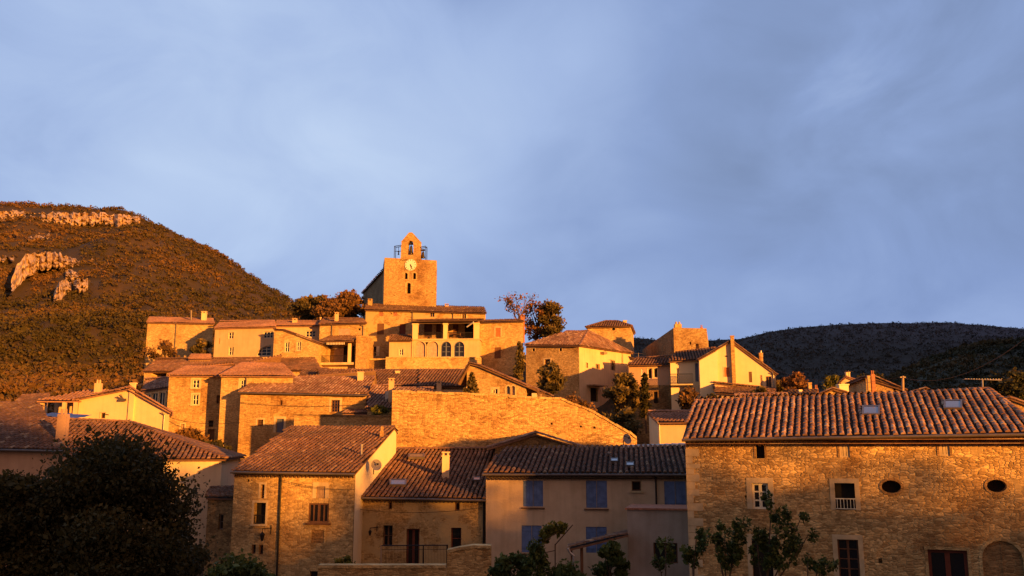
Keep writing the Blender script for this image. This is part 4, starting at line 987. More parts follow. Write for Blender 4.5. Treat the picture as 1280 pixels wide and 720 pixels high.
H.win(F, 320.8, 432.2, 338.6, 444.8, shp='fan', grid=(3, 3), sur=.14, fw=.08); H.win(F, 273.6, 423, 274.8, 430, fill='dark', frame=None)
H.build(cornice=1)
H = House('stone_house', 'stone house with sloping roof edge and two narrow white windows, upper left', 'house', 342, 107.5, 398.5, 106.8, ST['pale'], TL['brown'])
H.profile([(342, 413), (355, 413.5), (398.5, 429.5)], 4.5, side=.2)
for a in ((356, 427.6, 361.8, 440), (370.8, 427, 376, 438.4)): H.win(H.F, *a, grid=(2, 2), sur=.1, sill=True)
H.build()
H = House('plastered_house', 'low ochre house with a three light white window behind the sloping roof', 'house', 345, 113.5, 399, 113, PL['ochre'], TL['pink'])
H.ridge(407.6, (347, 402, 117), (398, 402.4, 116.6), eaveR=407.2, back=.8); H.win(H.F, 382, 413.4, 394.2, 421.2, grid=(3, 2), sur=.1); H.build(); H.chimney(365.5, 371, 398, 405, 115, PL['ochre'])
H.chimney(399.3, 402, 396.5, 403, 114.8, PL['ochre'], 'pipe')
H = House('stone_house', 'narrow stone house with a blank plastered panel behind the covered balcony', 'house', 399.5, 111.5, 457, 110.5, ST['pale'], TL['brown'])
H.ridge(405.8, (405, 399, 115.5), (452, 399, 115), ov=.35, hipL=True); H.win(H.F, 423, 410.5, 437.5, 424, fill='pink', frame=None, depth=.06, name='plaster_panel'); H.win(H.F, 447.6, 410.4, 450.8, 413, fill='dark', frame=None)
H.build(); H.chimney(418.6, 423, 390.3, 404, 112.5, PL['ochre']); H.pipe(415.6, 406, 426, r=.07); H.pipe(454.4, 407, 420, r=.05)
# covered balcony
H = House('balcony_house', 'shadowed covered balcony with scalloped white valance left of the stone pier', 'house', 398.5, 108.8, 444.8, 108.3, PL['ochre'], TL['brown'])
H.profile([(398.5, 455), (444.8, 455)], 3, tiled=False); H.build(); F = H.F
mb = MB(); z_ = F.uv(420, 456)[1]; F.fbox(mb, 0, F.W, z_ - .1, z_ + .18, -2.9, 1.1); H.part('balcony_slab', mb, M['sur'])
mb = MB(); F.fbox(mb, F.uv(436.6, 440)[0], F.uv(440.6, 440)[0], z_ + .18, F.uv(436, 430)[1], .2, .6); H.part('column', mb, PL['yellow'])
mb = MB(); F.fbox(mb, F.uv(399, 440)[0], F.uv(404, 440)[0], z_ + .18, F.uv(436, 430)[1], .2, .6); H.part('column', mb, PL['ochre'])
rb = MB(); zl = F.uv(420, 427.8)[1]; tiles(rb, [F.pt(F.uv(403, 428)[0], zl, 1.2), F.pt(F.uv(445, 428)[0], zl, 1.2), F.pt(F.uv(446, 425)[0], zl + 1.1, -2.6), F.pt(F.uv(404, 425)[0], zl + 1.1, -2.6)], .3, .45); H.part('porch_roof', rb, TL['brown'])
mb = MB(); ua, ub = F.uv(411.5, 430)[0], F.uv(434.5, 430)[0]; n_ = 12
for k in range(n_):
    a = ua + (ub - ua) * k / n_; mb.poly([F.pt(x, z, 1.05) for x, z in shape('rect', a + .02, a + (ub - ua) / n_ - .06, zl - .42, zl - .12)])
F.fbox(mb, ua, ub, zl - .13, zl - .06, 1.0, 1.08); H.part('valance', mb, M['cloth'])
mb = MB(); F.fbox(mb, ua, F.uv(423, 440)[0], z_ + .18, zl - .5, -2.2, -2.1); H.part('screen', mb, M['pink'])
mb = MB(); F.fbox(mb, ua - 1.2, F.uv(436, 440)[0], z_ + 1.0, z_ + 1.05, .9, .95)
for k in range(30): uu = ua - 1.2 + (F.uv(436, 440)[0] - ua + 1.2) * k / 29; F.fbox(mb, uu - .015, uu + .015, z_ + .18, z_ + 1.0, .9, .93)
H.part('railing', mb, M['iron'])
mb = MB(); F.fbox(mb, F.uv(423, 440)[0], F.uv(436, 440)[0], z_ + .18, F.uv(436, 430)[1], -2.3, -2.2); H.part('doorway', mb, M['dark'])
# low roofs stepping down below the upper left row
H = House('low_house', 'long low brown roof between the upper and the middle houses', 'house', 180, 104, 400, 100, ST['pale'], TL['brown'], row=.5)
H.ridge(464.5, (196, 449.5, 110), (392, 448, 107), eaveR=463, ov=.35, back=.2); H.win(H.F, 189, 466, 208, 476, fill='dark', frame=None, depth=1.2); H.build()
H.chimney(329, 338.6, 446.5, 461, 97, ST['warm'], 'plain'); H.chimney(344.5, 350.5, 450.5, 457, 100, ST['ochre'], 'pots')
H = House('small_house', 'small tiled outbuilding below the tall windowless house', 'outbuilding', 236, 108, 262, 107.6, PL['ochre'], TL['pink']); H.ridge(450, (240, 444.3, 111), (262, 444.5, 110.6), ov=.2); H.build()
stonewall('terrace_wall', 'low rubble wall under the autumn shrub, upper left', [(182, 455), (268, 451.5)], 110, 109, .8, ST['pale'])
# veranda
H = House('glazed_veranda', 'glazed veranda with sloping roof left of the twin window stone house', 'veranda', 178, 90, 213, 89, PL['yellow'], TL['mix'])
H.ridge(489.5, (182, 475, 94.5), (213, 473, 94), ov=.3, back=.1, eaveR=484)
for i, a in enumerate((180, 189, 198, 206.5)): H.win(H.F, a, 492.5 - i * 1.1, a + 7.5, 512, frame='white', grid=(2, 1))
H.build()
# ================================================================== middle left
H = House('stone_house', 'tall stone house with two white windows one above the other, middle left', 'house', 211, 84.5, 278, 84.5, ST['ochre'], TL['pink'])
H.ridge(469.5, (233, 459.7, 89), (290, 460.3, 89), ov=.35, hipL=True, eaveR=470)
F = H.F
H.win(F, 240.5, 474.5, 249, 485, sur=.18, sill=True, grid=(2, 2), shut=None); H.win(F, 240.5, 493, 248, 506, sur=.16, sill=True, grid=(2, 2)); H.win(F, 226, 530, 230.5, 540, fill='lightwood', frame=None, sur=.12)
H.win(F, 270.5, 494, 275, 504.5, fill='dark', frame='brown', grid=(2, 2)); H.win(F, 260.5, 525.5, 266.5, 533.5, fill='dark', frame=None); H.win(F, 259.5, 536.5, 268, 553, fill='brown', frame=None, name='door')
H.build()
H = House('stone_house', 'stone house with one paired white window under its pink roof, middle left', 'house', 276.5, 82.0, 366, 81.5, ST['pale'], TL['pink'])
H.ridge(469.8, (303, 455.5, 88), (352, 456.5, 87.6), ov=.35, back=.4, hipL=True, eaveR=470.5)
H.win(H.F, 300, 475, 307.2, 486, sur=.16, sill=True, grid=(2, 2)); H.build(); H.pipe(308.6, 471, 500, r=.06)
H = House('stone_house', 'wide coursed stone house with a green door and small square windows, centre left', 'house', 300.5, 79.5, 457.5, 78, ST['flat'], TL['mix'])
H.ridge(490.5, (323, 475.5, 84.3), (467, 472.5, 83.5), ov=.35, back=.4, eaveR=493.5, hipL=True)
F = H.F
H.win(F, 349.4, 500.3, 353, 506.4, fill='brown', frame=None); H.win(F, 321.5, 524.5, 329, 532.5, fill='dark', frame='brown', grid=(3, 3), sur=.14)
H.win(F, 345, 523.5, 354.6, 540.5, fill='greyblue', frame=None, sur=.2, name='door'); H.win(F, 414, 500, 424.6, 515, fill='glass', frame='brown', grid=(3, 4), sur=.2)
H.build(cornice=1, gutter=True); H.chimney(447, 454, 464.5, 474, 82, PL['cream'], 'plain', sink=1.2)
H = House('low_lean_to', 'low red tiled lean to against the coursed stone house', 'outbuilding', 430, 76.5, 463, 76.3, ST['ochre'], TL['mix']); H.ridge(518, (436, 513.5, 78.3), (461, 513.5, 78.1), ov=.1, back=.1); H.build()
stonewall('garden_wall', 'long level rubble wall behind the front left tiled roof', [(367.5, 519.5), (489, 521)], 73, 72.5, .9, ST['ochre'], cap=ST['dark'])
# dark tiled roofs in the centre
H = House('small_house', 'small roof with brown tiles left of the white chimney, centre', 'house', 374, 92.5, 402, 92.3, PL['ochre'], TL['brown']); H.ridge(471.5, (379, 462.5, 96), (409, 462, 95.8), ov=.25, back=.4); H.build()
H = House('tiled_house', 'left one of the two dark tiled roofs below the terrace wall', 'house', 404, 87, 525, 86, ST['ochre'], TL['brown']); H.ridge(479.5, (398, 464.5, 92.5), (525, 464, 92), ov=.3, back=.5, eaveR=483); H.build()
H.chimney(494.3, 499.5, 463.5, 469, 90.5, PL['cream'], 'plain'); 
H = House('tiled_house', 'dark tiled house with a pale saw tooth cornice, centre, right of its twin roof', 'house', 524.5, 85.4, 581, 85, PL['cream'], TL['brown']); H.ridge(483, (525.5, 464.2, 92), (583, 463.7, 91.6), ov=.3, back=.5, eaveR=484); H.build(cornice=2); H.chimney(545.8, 551.6, 476, 488, 84.3, PL['ochre'], sink=2)
H = House('low_tiled_house', 'low roof of long tile columns beside the slim pale chimney, centre', 'house', 459, 75.5, 497, 75.2, ST['pale'], TL['mix']); H.ridge(511, (464, 484, 82), (500, 483, 81.5), ov=.2, back=.2, eaveR=511.5); H.build(); H.chimney(486, 492.4, 472.5, 493, 76.5, PL['ochre'], sink=2.5); H.chimney(481.5, 486, 489, 493, 77.5, M['cloth'], 'plain', sink=.5)
H = House('low_tiled_house', 'low tiled strip of roof just behind the top of the great stone wall', 'house', 497, 72, 540, 71.8, ST['pale'], TL['mix']); H.ridge(496, (499, 487, 76), (540, 486.5, 75.8), ov=.2, back=.2); H.build()
# gabled pale house behind the great wall
H = House('gabled_barn', 'pale stone barn with a long roof edge falling to the right, behind the great wall', 'barn', 583.5, 74.5, 657.5, 73.6, ST['pale'], TL['brown'])
H.profile([(583.5, 462), (587.5, 455.5), (600, 458.5), (657.5, 483)], 6, side=1.5, ov=.25)
H.win(H.F, 615.3, 486.3, 622, 493.6, fill='glass', frame='white', grid=(2, 1), sur=.16); H.win(H.F, 633, 482.5, 637.6, 495.6, shp='arch', fill='greyblue', frame=None, sur=.1, name='shutter_door'); H.win(H.F, 639.4, 482.5, 643.8, 495.6, shp='arch', fill='pink', frame=None, sur=.1, name='shutter_door')
H.build(); mb = MB(); F = H.F; F.fbox(mb, F.uv(665, 494)[0], F.uv(671, 494)[0], F.uv(665, 500)[1], F.uv(668, 491.5)[1], -.4, 0.1); mb2 = MB(); F.fbox(mb2, F.uv(675.5, 490)[0], F.uv(676.6, 490)[0], F.uv(676, 505)[1], F.uv(676, 488)[1], -.2, 0); H.part('post', mb2, M['lightwood']); H.part('meter_box', mb, PL['white'])
# ================================================================== great wall
GWp = [(489.5, 490.5), (560, 492.5), (636, 495.2), (638, 496.8), (700, 499), (745, 517), (787, 541.5), (795.5, 549)]
GW = House('great_stone_wall', 'very long high rubble stone gable wall crossing the centre of the village', 'wall', 489.5, 64.5, 795.5, 63, ST['coarse'], TL['brown']); GW.profile(GWp, 1.2, tiled=False)
for q in ((689.5, 529.5), (743, 534.5), (726, 533)): GW.hole(GW.F, *q, 2.6, 2.6)
GW.build()
mb = MB(); q = [GW.F.uv(*p) for p in GWp]; q[0] = (0, q[0][1]); q[-1] = (GW.F.W, q[-1][1]); rn = random.Random(5)
for (a, b), (c, d) in zip(q, q[1:]):
    n_ = max(1, int((c - a) / .45))
    for k in range(n_):
        ua, ub = a + (c - a) * k / n_, a + (c - a) * (k + 1) / n_; zz = b + (d - b) * (k + .5) / n_ + rn.uniform(-.02, .05); sl_ = (d - b) / max(.01, c - a)
        mb.box(GW.F.pt((ua + ub) / 2, zz + .04, -.6), GW.F.V((ub - ua) / 2 * .96, (ub - ua) / 2 * sl_), GW.F.V(0, 0, .68), GW.F.V(0, .07 + rn.uniform(0, .03)))
GW.part('coping', mb, ST['pale'])
# ================================================================== right of centre
H = House('corner_house', 'large stone and plaster corner house with ivy at its left and three small upper windows', 'house', 657.5, 101.5, 723.5, 98, ST['ochre'], TL['mix'])
H.place(440); a, b = H.A, H.B; c2 = XY(788, 107, 440); ze = H.F.uv(657.5, 431.5)[1]; zf = H.F.uv(723.5, 431)[1]; c3 = a + (c2 - b)
rl, rr = P(661, 417.5, 105.5), P(722, 417.5, 104.5)
H.L, H.R = Fac(c3, a), Fac(b, c2)
zR = H.R.uv(787, 431)[1]
rr2 = Vector((rr.x + 1.0, rr.y + 1, rr.z))
H.outs = [(H.F, [(0, H.zb), (H.F.W, H.zb), (H.F.W, zf), (0, ze)]), (H.R, [(0, H.zb), (H.R.W, H.zb), (H.R.W, zf), (0, zf)]), (H.L, [(0, H.zb), (H.L.W, H.zb), (H.L.W, ze), (0, ze)]), (Fac(c2, c3), [(0, H.zb), (Fac(c2, c3).W, H.zb), (Fac(c2, c3).W, ze), (0, zf)])]
v3 = lambda c, z: Vector((c.x, c.y, z)); o = Vector((H.F.n.x, H.F.n.y, -.3)) * .4; o2 = Vector((H.R.n.x, H.R.n.y, -.3)) * .4
pk = v3((a + b + c2 + c3) / 4, rr.z + .15)
pkL, pkR = pk - v3(H.F.t * 1.6, 0), pk + v3(H.F.t * 1.2, 0)
up = Vector((0, 0, .12))
A3, B3, C3, D3 = v3(a, ze) + o + up, v3(b, zf) + o + o2 + up, v3(c2, zf) + o2 + up, v3(c3, ze) + up
H.planes = [[A3, B3, pkR + up, pkL + up], [B3, C3, pkR + up], [C3, D3, pkL + up, pkR + up], [D3, A3, pkL + up]]; H.caps = [(pkL + up, pkR + up), (B3, pkR + up), (A3, pkL + up), (C3, pkR + up)]
for r_ in ((665.2, 435.5, 668.6, 439), (699, 435.3, 702.4, 438.8)): H.win(H.F, *r_, fill='dark', frame=None, sur=.08)
H.win(H.F, 680.6, 449, 687.8, 455.4, fill='glass', frame='brown', grid=(2, 1), sur=.15)
Rf = H.R
for r_, kw in (((755.4, 434.3, 757.8, 440.6), dict(fill='dark', frame=None)), ((732, 453.4, 735, 460), dict(fill='pink', frame=None)), ((744.5, 455, 749.5, 461.4), dict(fill='dark', frame='lightwood', grid=(2, 1))), ((763.5, 450.5, 768.5, 463), dict(fill='dark', frame='lightwood', grid=(2, 2), sur=.12)), ((776.6, 439, 778.8, 456), dict(fill='dark', frame=None)), ((738, 485, 747, 502), dict(fill='dark', frame=None, name='door'))): H.win(Rf, *r_, **kw)
H.build()
mbp = MB(); panel(mbp, Fac(H.B + Vector((H.R.n.x, H.R.n.y)) * .02, c2 + Vector((H.R.n.x, H.R.n.y)) * .02), [(u_, z_) for u_, z_ in [(.0, H.zb), (H.R.W, H.zb), (H.R.W, zf - .02), (0, zf - .02)]], [(h, .02, False) for h, _, _ in H.R.holes]); H.part('plaster', mbp, PL['cream'])
mb = MB(); F = Rf; u_, z_ = F.uv(752, 441.5); mb.box(F.pt(u_, z_, .3), F.V(.35, 0), F.V(0, 0, .25), F.V(0, .12)); H.part('window_box', mb, M['lightwood'])
mb = MB(); F = Rf; ua, z_ = F.uv(733, 482); ub, _ = F.uv(749, 482); F.fbox(mb, ua, ub, z_, z_ + .12, .01, 1.1); H.part('door_canopy', mb, M['lightwood'])
H = House('square_tower_house', 'square stone house with a low pyramid roof standing above the roofs, centre right', 'house', 734.5, 113, 788.5, 112, ST['pale'], TL['brown'])
H.ridge(409, (757, 402.3, 116), (772, 402.3, 116), ov=.45, hipL=True, hipR=True, back=1.0); H.win(H.F, 765, 409.5, 769, 413, shp='oval', fill='dark', frame=None); H.build(cornice=1); H.chimney(779, 783.5, 400.3, 405, 114, PL['ochre'], 'plain')
H = House('ruined_tower', 'broad stone tower with dark sloping flank and chimney pots, centre right', 'tower', 842, 104, 883.5, 103, ST['ochre'], TL['dark'])
H.profile([(842, 409.5), (883.5, 410.5)], 10, tiled=False, back=[(885, 116), (846.5, 119)])
ztop = H.F.uv(842, 409.5)[1]; zlow = P(803, 438, 118).z
H.hole(H.F, 863, 429, 2, 4); H.hole(H.F, 871.5, 433.5, 4, 8); H.build(); H.chimney(843.5, 852, 401.8, 411, 104.6, ST['ochre'], 'pots'); H.chimney(875.5, 878.5, 406, 412, 105, M['brick'], 'pots')
bp_ = P(803, 437, 122); fpnt = P(841.6, 410, 104.2); mb = MB(); Fz = Fac((bp_.x, bp_.y), (fpnt.x, fpnt.y)); panel(mb, Fz, [(0, 0), (Fz.W, 0), (Fz.W, fpnt.z), (0, bp_.z)], thick=.6); H.part('flank_wall', mb, ST['dark'])  # flank in darker stone than the front, its shade painted in
H = House('small_house', 'narrow pale house with a red chimney between the corner house and the tower', 'house', 787, 99, 806, 98.5, PL['cream'], TL['dark']); H.profile([(787, 448), (797, 451), (806, 458)], 6); H.win(H.F, 797.5, 463, 800.5, 471, fill='dark', frame=None); H.build(); H.chimney(802.8, 806.2, 452.5, 474, 97, M['brick'], sink=2, label='slim red chimney')
# plaster houses on the right
H = House('plastered_house', 'pink plastered house over a stone ground floor behind the cypress', 'house', 786, 90.5, 838, 89.5, PL['pink'], TL['brown'])
H.ridge(456.8, (797, 449, 95), (841, 446, 94), ov=.4, back=.4, eaveR=455.5)
F = H.F
for r_ in ((809.6, 460.5, 815, 473.5), (816.8, 460, 822.2, 472)): H.win(F, *r_, fill='dark', frame='white', grid=(1, 1), sur=.1)
H.win(F, 801.5, 461, 804, 476, fill='white', frame=None, name='shutter'); H.win(F, 817, 489.5, 822.2, 504, fill='dark', frame=None, sur=.08); H.build(cornice=1)
z1 = F.uv(820, 481.5)[1]; mb = MB(); panel(mb, Fac(H.A + F.n * .05, H.B + F.n * .05), [(0, H.zb), (F.W, H.zb), (F.W, z1), (0, z1)], [(h, .05, False) for h, _, _ in F.holes if h[0][1] < z1 - 1 and h[2][1] < z1]); H.part('stone_ground_floor', mb, ST['dark'])
H = House('balcony_house', 'narrow bright yellow house with a railed balcony and tall door, right', 'house', 838, 88.5, 874.5, 88, PL['bright'], TL['brown'])
H.ridge(452, (846, 442, 93.5), (893, 436, 94), ov=.35, back=.3, eaveR=449.5)
F = H.F; H.win(F, 845.3, 460, 849.6, 480, fill='dark', frame='white', grid=(2, 1), name='door'); H.win(F, 869, 454, 873, 477, fill='greyblue', frame=None, name='shutter'); H.win(F, 855.5, 496, 866, 515, fill='red', frame=None, name='door', depth=.5); H.build(); H.pipe(874, 450, 508, r=.05)
mb = MB(); ua, z_ = F.uv(838.5, 481); ub, _ = F.uv(866, 481); F.fbox(mb, ua, ub, z_ - .12, z_, .01, 1.1); H.part('balcony_slab', mb, M['sur'])
mb = MB(); F.fbox(mb, ua, ub, z_ + .95, z_ + 1.0, 1.04, 1.09); F.fbox(mb, ua, ub, z_ + .08, z_ + .12, 1.04, 1.09)
for k in range(26): uu = ua + (ub - ua) * k / 25; F.fbox(mb, uu - .012, uu + .012, z_, z_ + .95, 1.05, 1.075)
H.part('railing', mb, M['iron'])
H = House('gabled_house', 'big yellow gabled house with an orange shutter and a flue up its wall, right', 'house', 874.6, 86.5, 969.5, 85.5, PL['yellow'], TL['dark'])
H.profile([(874.6, 450), (913.8, 427), (969.5, 468.5)], 11, ov=.15, side=.15)
F = H.F; H.win(F, 905.3, 459.4, 912, 471, fill='orange', frame=None, name='shutter', sur=.1); H.win(F, 906, 444.4, 909.6, 446, fill='dark', frame=None); H.win(F, 936, 464.6, 940, 478, fill='brown', frame=None, name='shutter'); H.win(F, 950.3, 469, 953, 483.5, fill='lightwood', frame=None, name='shutter'); H.win(F, 957.6, 470.4, 964.4, 484.5, fill='glass', frame='brown', grid=(2, 1))
H.build(); mb = MB(); F.fbox(mb, F.uv(913.4, 440)[0], F.uv(917.8, 440)[0], F.uv(915, 482)[1], F.uv(915, 421.3)[1], .01, .4); F.fbox(mb, F.uv(913, 440)[0], F.uv(918.3, 440)[0], F.uv(915, 421.3)[1], F.uv(915, 420)[1], -.03, .45); H.part('flue', mb, ST['ochre'])
H.chimney(948.8, 953.4, 441, 458, 86.3, ST['warm'], 'plain', sink=1.2); mb = MB(); q0, q1 = P(951, 446, 86.6), P(951, 438.5, 86.6); mb.tube(q0, (q1 + q0) / 2, .25, .22); mb.tube((q0 + q1) / 2, q1, .12, .1); link('chimney_cowl', mb, M['metal'], H.roof, H.root, True); H.pipe(966.5, 467, 486, mat='metal', r=.05)
mb = MB(); panel(mb, Fac(H.A + F.n * .12, H.A + F.n * .12 + F.t * (F.uv(897, 470)[0])), [(0, H.zb), (F.uv(897, 470)[0], H.zb), (F.uv(896.5, 438)[0], F.uv(896.5, 438.5)[1]), (0, F.uv(875, 451)[1])], thick=.11); H.part('bright_render', mb, PL['bright'])
H = House('lean_to', 'low lean to shed with a mossy brown roof under the big yellow gable', 'shed', 896, 81.5, 966, 79, PL['tan'], TL['brown']); H.ridge(491.5, (893, 479.5, 86), (968, 487.5, 85), ov=.25, back=.02, eaveR=496); H.build()
H = House('small_house', 'small low house with a pink tiled roof and yellow wall below the big gable', 'house', 823, 66, 868, 65, PL['yellow'], TL['pink']); H.profile([(823, 528), (868, 528)], .1, tiled=False)
H.outs = []; H.ridge(528.5, (812, 516, 71), (866, 516, 70.5), ov=.3, back=.1); H.build(cornice=1); H.pipe(824.5, 529, 560, mat='metal', r=.05)
# back right
H = House('low_tiled_house', 'low tiled roof peeping over the big barn ridge below the autumn tree', 'house', 923, 62, 992, 61, ST['pale'], TL['mix']); H.ridge(507, (920, 496, 66), (982, 494, 65.5), ov=.2, back=.3); H.build(); H.chimney(926.5, 931, 500, 510, 61.5, PL['bright'], 'plain')
H = House('gabled_barn', 'low stone barn gable peeping over the right roof beside the white chimney', 'barn', 1003, 64, 1082, 63, ST['warm'], TL['brown']); H.profile([(1003, 504), (1041, 487.3), (1082, 500)], 9, side=.6); H.build(); H.chimney(1049, 1060.5, 480, 493, 69, PL['bright'], 'plain', sink=1.5)
H = House('stone_house', 'dark roofed stone house with a tall double flue, far right behind the barn', 'house', 1083, 76, 1129, 75, ST['ochre'], TL['dark']); H.profile([(1083, 473), (1093, 472), (1129, 487.5)], 9, back=[(1118, 84), (1061, 84)]); H.win(H.F, 1116.5, 484, 1119.5, 488.5, fill='dark', frame=None); H.build(); H.chimney(1084.3, 1087.6, 469.5, 500, 75, ST['warm'], 'plain', sink=2); H.chimney(1088.6, 1093.2, 463, 500, 75, M['brick'], 'pots', sink=2)
H = House('small_house', 'small stone gable with dark roof right of the utility pole', 'house', 1112, 68, 1160, 67, ST['ochre'], TL['dark']); H.profile([(1112, 499), (1157, 487), (1160, 488)], 6, side=.1); H.build()
H = House('small_house', 'stone gable just visible at the right edge behind the barn roof', 'house', 1254, 60, 1320, 59, ST['warm'], TL['brown']); H.profile([(1254, 503), (1262, 499), (1320, 520)], 8, side=.1); H.build()
H = House('small_house', 'tiny yellow chimneyed house among the trees far right', 'house', 1052, 100, 1070, 99.5, PL['yellow'], TL['pink']); H.profile([(1052, 477), (1058, 472), (1070, 476)], 5); H.build(); H.chimney(1057.6, 1062.4, 465, 475, 101, PL['yellow'], 'plain')
H = House('plastered_house', 'dark roofed house with pale gable wall right of the yellow gabled house', 'house', 985, 72, 1022, 71.5, PL['tan'], TL['dark']); H.ridge(495.5, (988, 490.5, 76), (1020, 489.5, 76), ov=.2, back=.3); H.build(); H.chimney(998.8, 1002.6, 487, 496, 72.5, PL['bright'], 'plain'); H.chimney(1010.5, 1014.5, 478, 490, 77, ST['warm'], 'plain'); H.chimney(1018.5, 1022.5, 481, 491, 77, M['brick'], 'pots')
# ================================================================== far left houses
H = House('gabled_house', 'pale yellow gabled house with a central flue and dark porch, left', 'house', 97.5, 72, 212, 70.5, PL['yellow'], TL['pink'])
H.profile([(97.5, 500), (165, 485.5), (212, 514)], 9, ov=.3, side=.4, back=[(208, 80), (94, 79)])
H.win(H.F, 125.5, 516, 131.5, 523, fill='dark', frame='brown', grid=(1, 1), sur=.08); H.build()
F = H.F; mb = MB(); F.fbox(mb, F.uv(162.5, 500)[0], F.uv(169, 500)[0], F.uv(164, 531)[1], F.uv(164, 478.5)[1], .01, .16); F.fbox(mb, F.uv(162, 500)[0], F.uv(169.5, 500)[0], F.uv(164, 480)[1], F.uv(164, 478.5)[1], -.1, .2); H.part('flue', mb, PL['yellow']); H.chimney(118.5, 126, 474.5, 487, 76, PL['ochre'], 'pots'); H.pipe(206.5, 517, 545, mat='metal', r=.05)
mb = MB(); u_, z_ = F.uv(155.5, 500); mb.box(F.pt(u_, z_, .25), F.V(.28, 0), F.V(0, 0, .1), F.V(0, .1)); mb.tube(F.pt(u_ - .5, z_ + .25, .3), F.pt(u_ + .1, z_, .1), .05); mb.tube(F.pt(u_ - .2, z_ + .45, .25), F.pt(u_, z_, .05), .04); H.part('floodlight', mb, M['zinc'])
mb = MB(); p0, p1 = P(50, 501.5, 71.2), P(97, 501.5, 72.0); mb2 = MB()
tiles(mb2, [P(46, 500.5, 70.8), P(98, 501, 71.6), P(158, 486.5, 77), P(120, 486, 79)], .3, .45); H.part('porch_roof', mb2, TL['pink'])
for a_ in (52, 80, 94): mb.abox(P(a_, 510, 71.4).x - .12, P(a_, 510, 71.4).x + .12, 71.3, 71.6, -3, P(a_, 503, 71.4).z)
mb.abox(p0.x, p1.x, 73.5, 73.7, -3, p0.z + .4); H.part('porch_wall', mb, PL['ochre'])
H = House('red_roofed_shed', 'small shed with a red tiled roof at the foot of the hill, far left', 'shed', 18, 78, 56, 77.5, PL['ochre'], TL['brown']); H.ridge(506, (30, 496.5, 82), (60, 494, 82), ov=.2, back=.4); H.build()
H = House('low_house', 'dark tiled house at the far left edge with a tall reddish chimney', 'house', -70, 52, 78, 51, PL['pink'], TL['dark'], row=.4)
H.ridge(560, (-110, 498, 64), (48, 515, 61), ov=.4, back=.5, eaveR=563); H.build(gutter=True); H.chimney(72.5, 83.5, 511, 548, 52.5, PL['pink'], 'pots', sink=1.5, label='tall reddish chimney')
H = House('hipped_house', 'white walled house with a big hipped tile roof behind the dark tree', 'house', 88, 55, 277, 57, PL['white'], TL['brown'])
H.ridge(573.5, (60, 525, 65.5), (163, 529.5, 65.5), ov=.5, back=.7, eaveR=573.5, hipR=True); H.win(H.F, 206, 600, 222, 603.5, fill='dark', frame=None); H.build(cornice=1)
mb = MB(); rows = []
for i in range(14):
    t = i / 13; r_ = []
    for j in range(6):
        q = P(47 + 52 * t, 519.5 + 3.0 * t, 66.5) + Vector((0, j * .4, j * .06 + .08 * noise.noise(Vector((i * .9, j * .8, 0))))); r_.append(q)
    rows.append(r_)
mb.grid(rows); single('tarpaulin', mb, M['tarp'], 'crumpled blue sheet spread behind the dark roof near the reddish chimney, left', 'tarpaulin', smooth=True)
H = House('annex', 'narrow shaded annex with a slit window left of the front stone house', 'annex', 259.5, 53, 294, 52.5, ST['dark'], TL['dark']); H.ridge(623, (266, 612.5, 56), (296, 611.5, 55.8), ov=.2, back=.3); H.win(H.F, 273, 643, 279, 662, fill='dark', frame='zinc', grid=(1, 2)); H.build()
# ================================================================== front row
H = House('front_stone_house', 'front stone house on the left with a bright gable and a shuttered loggia window', 'house', 293, 51, 443.5, 50, ST['warm'], TL['brown'], sp=.27, row=.38)
H.ridge(589, (364, 539.5, 61.5), (492, 536, 60.5), ov=.35, back=.08, eaveR=591.5, side=.08)
F = H.F
H.win(F, 326, 605.5, 330.5, 623, fill='glass', frame='brown', grid=(1, 2), sur=.12); H.win(F, 317.5, 628.5, 332, 655, fill='dark', frame=None, sur=.13, rail=True, depth=.35, sill=True)
H.win(F, 395.5, 608, 406.5, 622.8, fill='lightwood', frame=None, sur=.22, depth=.2, name='shutter'); H.win(F, 385.5, 629, 411, 653.5, fill='glass', frame='brown', grid=(4, 1), fw=.09, sill='brown', depth=.1)
H.win(F, 308.5, 599, 311.6, 602.4, fill='dark', frame=None); H.win(F, 314.5, 680.5, 319.6, 692.5, fill='glass', frame='brown', grid=(1, 1)); H.win(F, 323.5, 681, 328.8, 693.3, fill='glass', frame='brown', grid=(1, 1))
H.win(F, 389, 662, 405, 679, fill='block', frame=None, depth=.05, name='blocked_window', sur=.1, surm=ST['pale']); H.win(F, 387, 714, 397, 730, fill='dark', frame=None)
H.build(cornice=2, gutter=True); H.pipe(352.5, 592, 730, r=.055, mat='iron')
H.chimney(450.3, 454.2, 555.2, 575, 53.2, M['metal'], 'pipe'); H.chimney(475, 479.5, 533, 550, 57.5, ST['warm'], 'pots')
mbp = MB(); Rz = H.R; n2 = Vector((Rz.n.x, Rz.n.y)) * .03; zr_ = H.outs[2][1]; panel(mbp, Fac(Rz.A + n2, Rz.B + n2), [(u_, z_ - .02) if z_ > 0 - 50 and i > 1 else (u_, z_) for i, (u_, z_) in enumerate(zr_)]); H.part('gable_plaster', mbp, PL['bright'])
dish(469.8, 581.5, 52.2, 7, '', '', parent=H.wall, root=H.root)
def quoins(H, F, u, sg, zt=None):
    rn = random.Random(3); mb = MB(); z = G(F.A.x, F.A.y) + .2; top = (zt or H.eaveinfo[2]) - .45; k = 0
    while z < top:
        h = rn.uniform(.22, .36); w_ = rn.uniform(.5, .72) if k % 2 else rn.uniform(.26, .38)
        a, b = (u - .012, u + w_) if sg > 0 else (u - w_, u + .012); F.fbox(mb, a, b, z + .008, z + h - .008, -.2, .018 + rn.uniform(0, .012)); z += h; k += 1
    H.part('quoins', mb, M['sur'])
